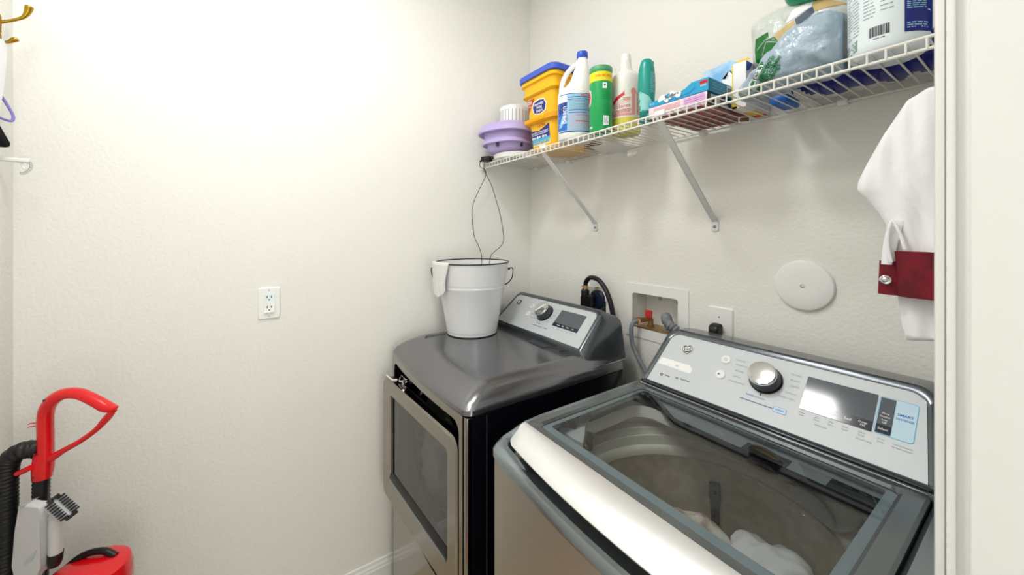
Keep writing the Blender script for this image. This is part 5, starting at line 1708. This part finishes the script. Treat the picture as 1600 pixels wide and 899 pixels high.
# big white jug with a blue label, and the blue bottle beside it
BJ = V(1.502, -0.238, DK)
bj = emptyish('detergent_jug', BJ, 'big white detergent jug with a dark blue label at the doorway end of the shelf', 'jug')
bb_ = lathe([(0.049, 0), (0.054, 0.003), (0.0585, 0.012), (0.0600, 0.026), (0.0595, 0.034), (0.0605, 0.040), (0.0605, 0.200), (0.056, 0.228), (0.045, 0.250), (0.028, 0.266), (0.024, 0.272), (0.024, 0.290)], BJ, 72)
bjc = bb_.copy()
bjo = obj('jug_body', bb_, WPLAS2, bj, angle=50)
obj('cap', lathe([(0.031, 0.286), (0.032, 0.288), (0.032, 0.318), (0.029, 0.322), (0.0001, 0.322)], BJ, 40), BLUECAP, bj)
bf = face_frame(BJ)
obj('label', printed([(quad(0.022, 0.0585, 0.026, 0.190), 0, 0.0007), (lines(0.025, 0.050, 0.068, 0.086, 5, 0.0018, 31), 1, 0.0011), (lines(0.025, 0.052, 0.032, 0.044, 3, 0.0020, 32), 1, 0.0011), (lines(0.025, 0.052, 0.092, 0.17, 10, 0.0018, 33), 1, 0.0011),
                      (barcode(-0.026, 0.003, 0.031, 0.050, 3), 2, 0.0007), (lines(-0.020, -0.004, 0.0255, 0.0275, 1, 0.0014, 34), 2, 0.0007), (lines(-0.0575, -0.043, 0.030, 0.052, 6, 0.0016, 35, 0.3), 3, 0.0007), (lines(-0.057, -0.040, 0.054, 0.19, 22, 0.0015, 36, 0.2), 4, 0.0007),
                      (lines(-0.034, -0.017, 0.068, 0.19, 18, 0.0014, 37), 4, 0.0007), (lines(-0.010, 0.010, 0.074, 0.19, 14, 0.0013, 38), 4, 0.0007)], bf, bjc), [NAVYB, LBLUEP, DKP, GREENT, GREYP], bjo)
bjc.free()
tag(obj('blue_bottle', lathe([(0.020, 0), (0.024, 0.003), (0.0245, 0.01), (0.0245, 0.15), (0.02, 0.17), (0.012, 0.18), (0.012, 0.20), (0.0001, 0.201)], (1.6035, -0.185, DK), 36), BLUEB, loc=(1.6035, -0.185, DK)),
    'slim bright blue bottle squeezed between the big white jug and the door side wall', 'bottle')

# sheet of paper sagging below the wires by the wall, red disc on the wires, red tag
pp = []
for i in range(13):
    u = i / 12
    x = 0.640 + 0.110 * u
    sag = -0.002 - 0.010 * math.sin(math.pi * (0.15 + 0.7 * u))
    pp.append([V(x - 0.10 * t * (1 - u) * 0.6, -0.190 + 0.172 * t, SZ - 0.006 + sag * (0.4 + 0.6 * math.sin(math.pi * min(1, t * 0.8 + 0.1)))) for t in [j / 8 for j in range(9)]])
pbm = loft(pp, False, False, closed=False)
bmesh.ops.solidify(pbm, geom=pbm.faces[:], thickness=0.0006)
tag(obj('paper_sheet', pbm, PAPER, loc=(0.69, -0.12, SZ - 0.01)), 'white sheet of paper sagging under the wires below the green canister', 'paper')
tag(obj('red_tin', lathe([(0.040, 0), (0.042, 0.002), (0.042, 0.012), (0.040, 0.014), (0.0001, 0.014)], (0.598, -0.120, DK), 40), DRED, loc=(0.598, -0.12, DK)), 'dark red round tin lying flat on the wires behind the bleach jug', 'tin')
tg = emptyish('red_tag', (1.178, -0.105, SZ - 0.012), 'small dark red tag with a white border hanging under the wire shelf', 'tag')
tfm = frame((1.176, -0.108, SZ - 0.018), (0.86, 0.50, -0.05), (-0.25, 0.1, 0.95))
obj('tag_card', prism(rr(-0.015, 0.015, -0.009, 0.009, 0.003, 4, 1), -0.0005, 0.0005, tfm), WHITEP, tg)
obj('tag_face', merge(prism(rr(-0.012, 0.012, -0.0065, 0.0065, 0.002, 4, 1), 0.0005, 0.0009, tfm)), DRED, tg)

# ------------------------------------------------------------------ laundry
l1 = blob((1.255, -0.410, 0.720), 0.19, 0.135, 0.085, 3, 0.05, 8, 5, power=2.2)
tag(obj('laundry_heap', l1, BROWNL, loc=(1.25, -0.385, 0.62), angle=80), 'brown crumpled laundry lying in the washer tub under the lid', 'laundry')
l2 = blob((1.180, -0.385, 0.818), 0.070, 0.045, 0.030, 6, 0.035, 14, 5, power=2.2)
tag(obj('patterned_shirt', l2, PATTERN, loc=(1.165, -0.43, 0.75), angle=80), 'white and dull red patterned garment in the washer tub', 'laundry')
l3 = blob((1.325, -0.335, 0.826), 0.078, 0.052, 0.030, 12, 0.035, 14, 5, power=2.2)
tag(obj('white_garment', l3, CLOTH, loc=(1.345, -0.35, 0.76), angle=80), 'crumpled white garment in the washer tub toward the back', 'laundry')
l4 = blob((0.325, -0.655, 0.665), 0.105, 0.085, 0.135, 8, 0.045, 9, 5, power=2.2)
for v in l4.verts:
    v.co.y = max(v.co.y, -0.736)
tag(obj('towel_heap', l4, TOWEL, loc=(0.325, -0.64, 0.53), angle=80), 'crumpled white towels inside the dryer behind its door window', 'laundry')

# ------------------------------------------------------------------ white shirt with a maroon cuff
st = emptyish('shirt', (1.56, -0.270, 1.86), 'white shirt with a maroon cuff hanging from the shelf beside the doorway', 'shirt')


def garment(levels, depth, y0, nf=4, amp=0.005, n=40, seed=0):
    """levels: (z, x left, x right); closed rings with soft vertical folds"""
    loops = []
    for z, xl, xr in levels:
        lp = []
        cxx, hw = (xl + xr) / 2, (xr - xl) / 2
        for k in range(n):
            a = 2 * math.pi * k / n
            x = cxx + hw * math.cos(a)
            d = depth * (abs(math.sin(a)) ** 0.75) * (1 if math.sin(a) > 0 else -1) * min(1.0, hw / 0.03)
            fo_ = amp * math.sin(x * 210 + z * 9 + seed) * abs(math.sin(a)) + 0.5 * amp * math.sin(x * 90 - z * 24 + seed)
            lp.append(V(x, y0 + d + fo_, z))
        loops.append(lp)
    return loft(loops)


def lev(pts, m=30):
    out = []
    for i in range(m):
        t = i / (m - 1) * (len(pts) - 1)
        a = min(int(t), len(pts) - 2)
        f = t - a
        out.append(tuple(pts[a][q] * (1 - f) + pts[a + 1][q] * f for q in range(3)))
    return out


XR = 1.622
obj('shirt_body', garment(lev([(1.838, 1.560, 1.600), (1.824, 1.535, XR), (1.800, 1.522, XR), (1.765, 1.503, XR), (1.72, 1.482, XR), (1.678, 1.465, XR), (1.662, 1.4635, XR), (1.640, 1.479, XR), (1.615, 1.4945, XR), (1.590, 1.506, XR), (1.565, 1.5075, XR), (1.545, 1.515, XR), (1.535, 1.522, XR)], 60), 0.024, -0.270), CLOTH, st, angle=80)
obj('sleeve_placket', garment(lev([(1.598, 1.518, 1.535), (1.575, 1.509, 1.530), (1.545, 1.505, 1.524), (1.515, 1.503, 1.522)], 14), 0.010, -0.292, amp=0.002), CLOTH, st, angle=80)
obj('placket_fold', tube(catmull([V(1.519, -0.302, 1.520), V(1.514, -0.303, 1.560), V(1.520, -0.302, 1.597), V(1.530, -0.303, 1.575), V(1.537, -0.303, 1.545)], 6), 0.0028, 8), CLOTH, st)
cu1 = garment(lev([(1.5215, 1.500, 1.535), (1.49, 1.499, 1.536), (1.4575, 1.4975, 1.537)], 10), 0.012, -0.288, amp=0.0008)
cuff = obj('cuff', cu1, MAROON, st, label='maroon cuff with a silver button')
cu2 = garment(lev([(1.541, 1.522, XR), (1.50, 1.525, XR), (1.4575, 1.526, XR)], 10), 0.018, -0.294, amp=0.0008)
obj('cuff_overlap', cu2, MAROON, cuff)
bt = lathe([(0.0082, 0), (0.0085, 0.0015), (0.0068, 0.0026), (0.005, 0.0018), (0.0025, 0.003), (0.0001, 0.0032)], (0, 0, 0), 24)
bt.transform(frame(V(1.5105, -0.3005, 1.486), (1, 0.1, 0), UP))
obj('cuff_button', bt, CHROME, cuff)
obj('shirt_tail', garment(lev([(1.462, 1.521, XR), (1.43, 1.524, XR), (1.40, 1.528, XR), (1.385, 1.5315, 1.60), (1.3735, 1.534, 1.541)], 18), 0.010, -0.272, amp=0.003), CLOTH, st, angle=80)
hk = catmull([V(1.568, -0.268, 1.835), V(1.580, -0.272, 1.858), V(1.590, -0.290, 1.885), V(1.590, -0.305, 1.912), V(1.590, -0.318, 1.906), V(1.590, -0.322, 1.893)], 8)
obj('hanger', merge(tube(hk, 0.0022, 8), rod(V(1.560, -0.268, 1.834), V(1.612, -0.268, 1.815), 0.0025, 8)), WPLAS, st)

# ------------------------------------------------------------------ upright vacuum cleaner by the near wall
VO = CAM + FWD * 0.96 + RGT * ((57 - 800) / FOC * 0.96)
PX = 0.96 / FOC  # metres per image pixel at the cleaner's depth


def vp(u, v, c=0.0):
    """u, v are image pixels laid on a plane at fixed camera depth, c towards the back"""
    return V(VO.x, VO.y, 0) + RGT * ((u - 57) * PX) + UP * (1.58 - (v - 360) * PX) + FWD * c


vc = emptyish('vacuum_cleaner', (VO.x + 0.05, VO.y + 0.08, 0), 'red and black upright vacuum cleaner standing by the left wall', 'vacuum cleaner')


def vtube(pts, n=16, c=0.0, sub=6, flat=1.0):
    """(u, v, radius) stations in image pixels"""
    P = catmull([V(a, b, r) for a, b, r in pts], sub)
    return tube([vp(p.x, p.y, c) for p in P], [p.z * PX * 0.80 for p in P], n, flat=flat)


hand = obj('handle', vtube([(70, 746, 13), (71, 725, 13.5), (71.5, 690, 14), (71, 655, 14.2), (75, 636, 14.5), (87, 622, 14), (104, 615, 11.5), (125, 616, 10.5), (148, 626, 10.5), (166, 636, 10.5), (177, 638, 7.5), (184, 636, 2)], flat=0.8), REDPL, vc)
obj('handle_strut', vtube([(178, 641, 5), (166, 655, 6.5), (150, 672, 5), (125, 690, 5), (100, 704, 5.5), (84, 714, 7), (72, 720, 7)], flat=1.1), REDPL, hand)
obj('handle_collar', merge(vtube([(66, 746, 15), (67, 735, 16.5), (68, 722, 16.5), (69, 706, 15)], flat=0.9)), REDPL, hand)
obj('screws', merge(*[rod(vp(u, v, -0.008), vp(u, v, -c_), 0.0026, 10) for u, v, c_ in ((80, 622, 0.0165), (164, 636, 0.0125), (68, 706, 0.0195), (67, 739, 0.0205))]), DKP, hand)
obj('cord_hook', merge(vtube([(58, 661, 1.2), (48, 662, 1.0), (44, 664, 0.8)]), vtube([(58, 666, 1.2), (48, 667, 1.0), (43, 669, 0.8)])), REDPL, hand)
obj('pole', vtube([(67, 742, 10.2), (63, 800, 10.2), (57, 899, 10.2), (50, 1000, 10.2), (48, 1040, 10.2)], sub=3), BLACK, vc)


def ribbed(pts, c, r0, name):
    P = catmull([vp(a, b, c2) for a, b, c2 in pts], 30)
    rads, L = [], 0
    Q = [P[0]]
    # even spacing
    for p in P[1:]:
        d = (p - Q[-1]).length
        if d > 0.0016:
            Q.append(p)
    for i, p in enumerate(Q):
        if i:
            L += (Q[i] - Q[i - 1]).length
        rads.append(r0 + 0.0028 * (abs(math.sin(L * math.pi / 0.0098)) ** 0.7) - 0.0014)
    return obj(name, tube(Q, rads, 20), RUBBER, vc, angle=70)


ribbed([(56, 708, 0.012), (50, 702, 0.0), (40, 702, -0.012), (30, 712, -0.018), (26, 732, -0.02), (25, 770, -0.02), (25, 840, -0.02), (25, 900, -0.02), (28, 960, -0.015), (36, 1030, 0.0), (52, 1090, 0.01)], 0, 0.0205, 'hose')
ribbed([(50, 712, 0.020), (48, 740, 0.022), (47, 800, 0.022), (46, 880, 0.022), (46, 960, 0.02), (52, 1050, 0.015)], 0, 0.0150, 'hose_return')
obj('hose_hook', vtube([(66, 722, 5), (54, 728, 5), (46, 731, 4.5)], c=-0.024), REDPL, vc)
obj('hose_guard', vtube([(14, 716, 9), (7, 719, 9), (3, 724, 9), (2, 732, 7)], c=-0.004), REDPL, vc)
# crevice tool clipped to the pole
ctp = [(64, 774), (69, 772), (88, 778), (90, 782), (91, 866), (86, 880), (76, 889), (58, 892), (53.5, 890), (54, 862), (58, 812)]
ct = prism([((u - 57) * PX, -(v - 360) * PX + 1.58) for u, v in ctp][::-1], 0.016, 0.040, frame(V(VO.x, VO.y, 0), RGT, UP))
ct = bevel_bm(ct, 0.004, 3)
tl = obj('crevice_tool', ct, LGP, vc)
scp = prism([((u - 57) * PX, -(v - 360) * PX + 1.58) for u, v in [(58, 850), (62, 862), (72, 862), (82, 854), (88, 842), (88, 838), (80, 848), (70, 855), (62, 854)]][::-1], 0.0395, 0.0408, frame(V(VO.x, VO.y, 0), RGT, UP))
obj('tool_scoop', scp, LGREY, tl)
bs = obj('brush_tool', merge(vtube([(97, 870, 9), (98, 850, 10), (98, 820, 10), (98, 800, 9)], c=-0.015), vtube([(96, 802, 8), (102, 794, 10), (108, 788, 11)], c=-0.017)), LGP, vc)
obj('tool_collar', vtube([(96, 876, 8), (97, 868, 10.5), (98, 856, 10.8)], c=-0.015), BLACK, bs)
hc = vp(111, 785, -0.020)
hn = (CAM - hc).normalized()
hh = UP.cross(hn).normalized()
hu = hn.cross(hh)
hn2 = (hn + hh * 0.25 + hu * 0.15).normalized()
hx = hh * 17 - hu * 31
hf = frame(hc, hx, hn2.cross(hx))
obj('brush_head', prism(rr(-0.032, 0.032, -0.0175, 0.0175, 0.0165, 10, 1), -0.012, 0.003, hf), LGP, bs)
bri = []
for side_ in (-1, 1):
    for k in range(8):
        x = -0.028 + 0.008 * k
        bri.append(prism([(x * 0.86 - 0.0021, side_ * 0.004), (x * 0.86 + 0.0021, side_ * 0.004), (x * 0.86 + 0.0021, side_ * 0.0175), (x * 0.86 - 0.0021, side_ * 0.0175)], 0.001, 0.010, hf))
for k in range(4):
    for s in (-1, 1):
        y = -0.009 + 0.006 * k
        bri.append(prism([(s * 0.026, y - 0.0018), (s * 0.026, y + 0.0018), (s * 0.034, y + 0.0018), (s * 0.034, y - 0.0018)][::s], 0.001, 0.010, hf))
obj('bristles', merge(*bri), BLACK, bs)
# lower body, mostly below the frame: motor housing, dust bin, head and wheels
mc = V(VO.x, VO.y, 0) + RGT * 0.125 + FWD * 0.01
bod = loft([[mc + RGT * (rx * math.cos(a)) + FWD * (ry * math.sin(a)) + UP * z for a in [2 * math.pi * k / 40 for k in range(40)]]
            for rx, ry, z in ((0.065, 0.062, 0.12), (0.074, 0.07, 0.14), (0.077, 0.073, 0.40), (0.076, 0.072, 0.61), (0.078, 0.074, 0.625))])
obj('dust_bin', bod, DGREY, vc)
tp = loft([[mc + RGT * (rx * math.cos(a)) + FWD * (ry * math.sin(a)) + UP * z for a in [2 * math.pi * k / 40 for k in range(40)]]
           for rx, ry, z in ((0.078, 0.074, 0.622), (0.082, 0.078, 0.632), (0.082, 0.078, 0.688), (0.077, 0.073, 0.708), (0.06, 0.058, 0.716), (0.001, 0.001, 0.717))])
tpo = obj('bin_cap', tp, REDPL, vc)
obj('carry_handle', tube(catmull([mc - RGT * 0.078 + UP * 0.694, mc - RGT * 0.045 + UP * 0.722 + FWD * 0.02, mc + RGT * 0.0 + UP * 0.728 + FWD * 0.03, mc + RGT * 0.035 + UP * 0.714 + FWD * 0.03], 8), 0.008, 12), BLACK, tpo)
obj('release_button', bevel_bm(prism(rr(-0.028, 0.028, -0.011, 0.011, 0.006, 5, 1), 0, 0.006, frame(mc - RGT * 0.050 - FWD * 0.045 + UP * 0.704, RGT + UP * 0.35, UP - RGT * 0.35 + FWD * 0.5)), 0.002), LGP, tpo)
hd = loft([[mc + RGT * (x + 0.02) + FWD * (y - 0.05) + UP * z for x, y in rr(-0.15 + e, 0.15 - e, -0.14 + e, 0.12 - e, 0.04, 6, 3)] for e, z in ((0.01, 0.015), (0.0, 0.025), (0.0, 0.06), (0.02, 0.085), (0.06, 0.115))])
obj('floor_head', hd, REDPL, vc)
for s in (-1, 1):
    a = mc + RGT * (0.12 * s + 0.02) + FWD * 0.075 + UP * 0.045
    obj('wheel', rod(a, a + RGT * 0.025 * s, 0.045, 24), BLACK, vc)

# ------------------------------------------------------------------ coat hooks and what hangs on them, near wall
def hook(x, z, pts, name_label):
    t = emptyish('coat_hook', (x, NY, z), name_label, 'coat hook')
    obj('mount', bevel_bm(prism(rr(-0.012, 0.012, -0.03, 0.03, 0.011, 6, 1), 0, 0.005, frame((x, NY, z), (-1, 0, 0), UP)), 0.0015), BRASS, t)
    P = catmull([V(x, NY + a, z + b) for a, b, r in pts], 6)
    R_ = [p.x for p in catmull([V(r, 0, 0) for a, b, r in pts], 6)]
    obj('arm', tube(P, R_, 12), BRASS, t)
    return t


hook(0.090, 2.135, [(0.0, 0.0, 0.005), (0.020, 0.010, 0.0038), (0.036, 0.020, 0.0038), (0.048, 0.030, 0.0045), (0.055, 0.044, 0.0065), (0.0585, 0.060, 0.0085), (0.059, 0.064, 0.006)], 'brass coat hook with a long upturned arm, topmost on the near wall')
hook(0.090, 2.088, [(0.0, -0.004, 0.005), (0.014, -0.001, 0.0034), (0.024, 0.003, 0.0042), (0.033, 0.011, 0.0065), (0.040, 0.012, 0.004)], 'short brass coat hook just below the longer one on the near wall')
sp_ = []
for i in range(15):
    t = i / 14
    z = 2.088 - 0.23 * t
    yy = NY + 0.018 + 0.004 * math.sin(3 * t)
    sp_.append([V(0.083 + 0.05 * t, yy, z), V(0.13 + 0.16 * t, yy - 0.002, z), V(0.13 + 0.16 * t, yy - 0.012, z), V(0.083 + 0.05 * t, yy - 0.010, z)])
tag(obj('white_garment_strap', loft(sp_), CLOTH, loc=(0.10, NY + 0.01, 2.09), angle=80), 'narrow strip of white cloth hanging from the short brass hook', 'garment')
ph = [V(0.098, NY + 0.010, 1.948), V(0.091, NY + 0.018, 1.925), V(0.088, NY + 0.028, 1.898), V(0.088, NY + 0.030, 1.884), V(0.092, NY + 0.026, 1.876), V(0.12, NY + 0.014, 1.879), V(0.20, NY + 0.012, 1.885),
      V(0.30, NY + 0.012, 1.89), V(0.31, NY + 0.012, 1.90), V(0.22, NY + 0.012, 1.96), V(0.15, NY + 0.012, 2.0), V(0.12, NY + 0.011, 1.985)]
tag(obj('clothes_hanger', tube(catmull(ph, 6, True), 0.0034, 8, True), PURP, loc=(0.1, NY + 0.012, 1.95)), 'purple plastic clothes hanger on the near wall under the brass hooks', 'clothes hanger')
bg = loft([[V(x, y, z) for x, y in ((xa, NY + 0.006), (xb, NY + 0.006), (xb, NY + yb), (xa, NY + yb))] for z, xa, xb, yb in ((1.868, 0.105, 0.16, 0.010), (1.84, 0.094, 0.19, 0.018), (1.816, 0.089, 0.21, 0.026), (1.806, 0.089, 0.21, 0.025), (1.803, 0.093, 0.20, 0.018))])
tag(obj('black_pouch', bevel_bm(bg, 0.003), BFELT, loc=(0.12, NY + 0.01, 1.80)), 'small black pouch on the near wall below the purple hanger', 'pouch')
wr = emptyish('rack_arm', (0.09, NY, 1.772), 'white plastic rack arm with a curled clip below the black pouch', 'rack')
obj('rail', bevel_bm(rbox(0.085, 0.095, NY, NY + 0.060, 1.766, 1.7775, 0.002), 0.001), WPLAS, wr)
obj('clip', tube(catmull([V(0.090, NY + 0.052, 1.770), V(0.089, NY + 0.061, 1.764), V(0.088, NY + 0.060, 1.750), V(0.088, NY + 0.050, 1.738), V(0.088, NY + 0.042, 1.736)], 6), 0.0032, 8), CLEAR, wr)
obj('clip_hook', tube(catmull([V(0.089, NY + 0.044, 1.767), V(0.088, NY + 0.046, 1.755), V(0.088, NY + 0.050, 1.748)], 6), 0.0026, 8), WPLAS, wr)
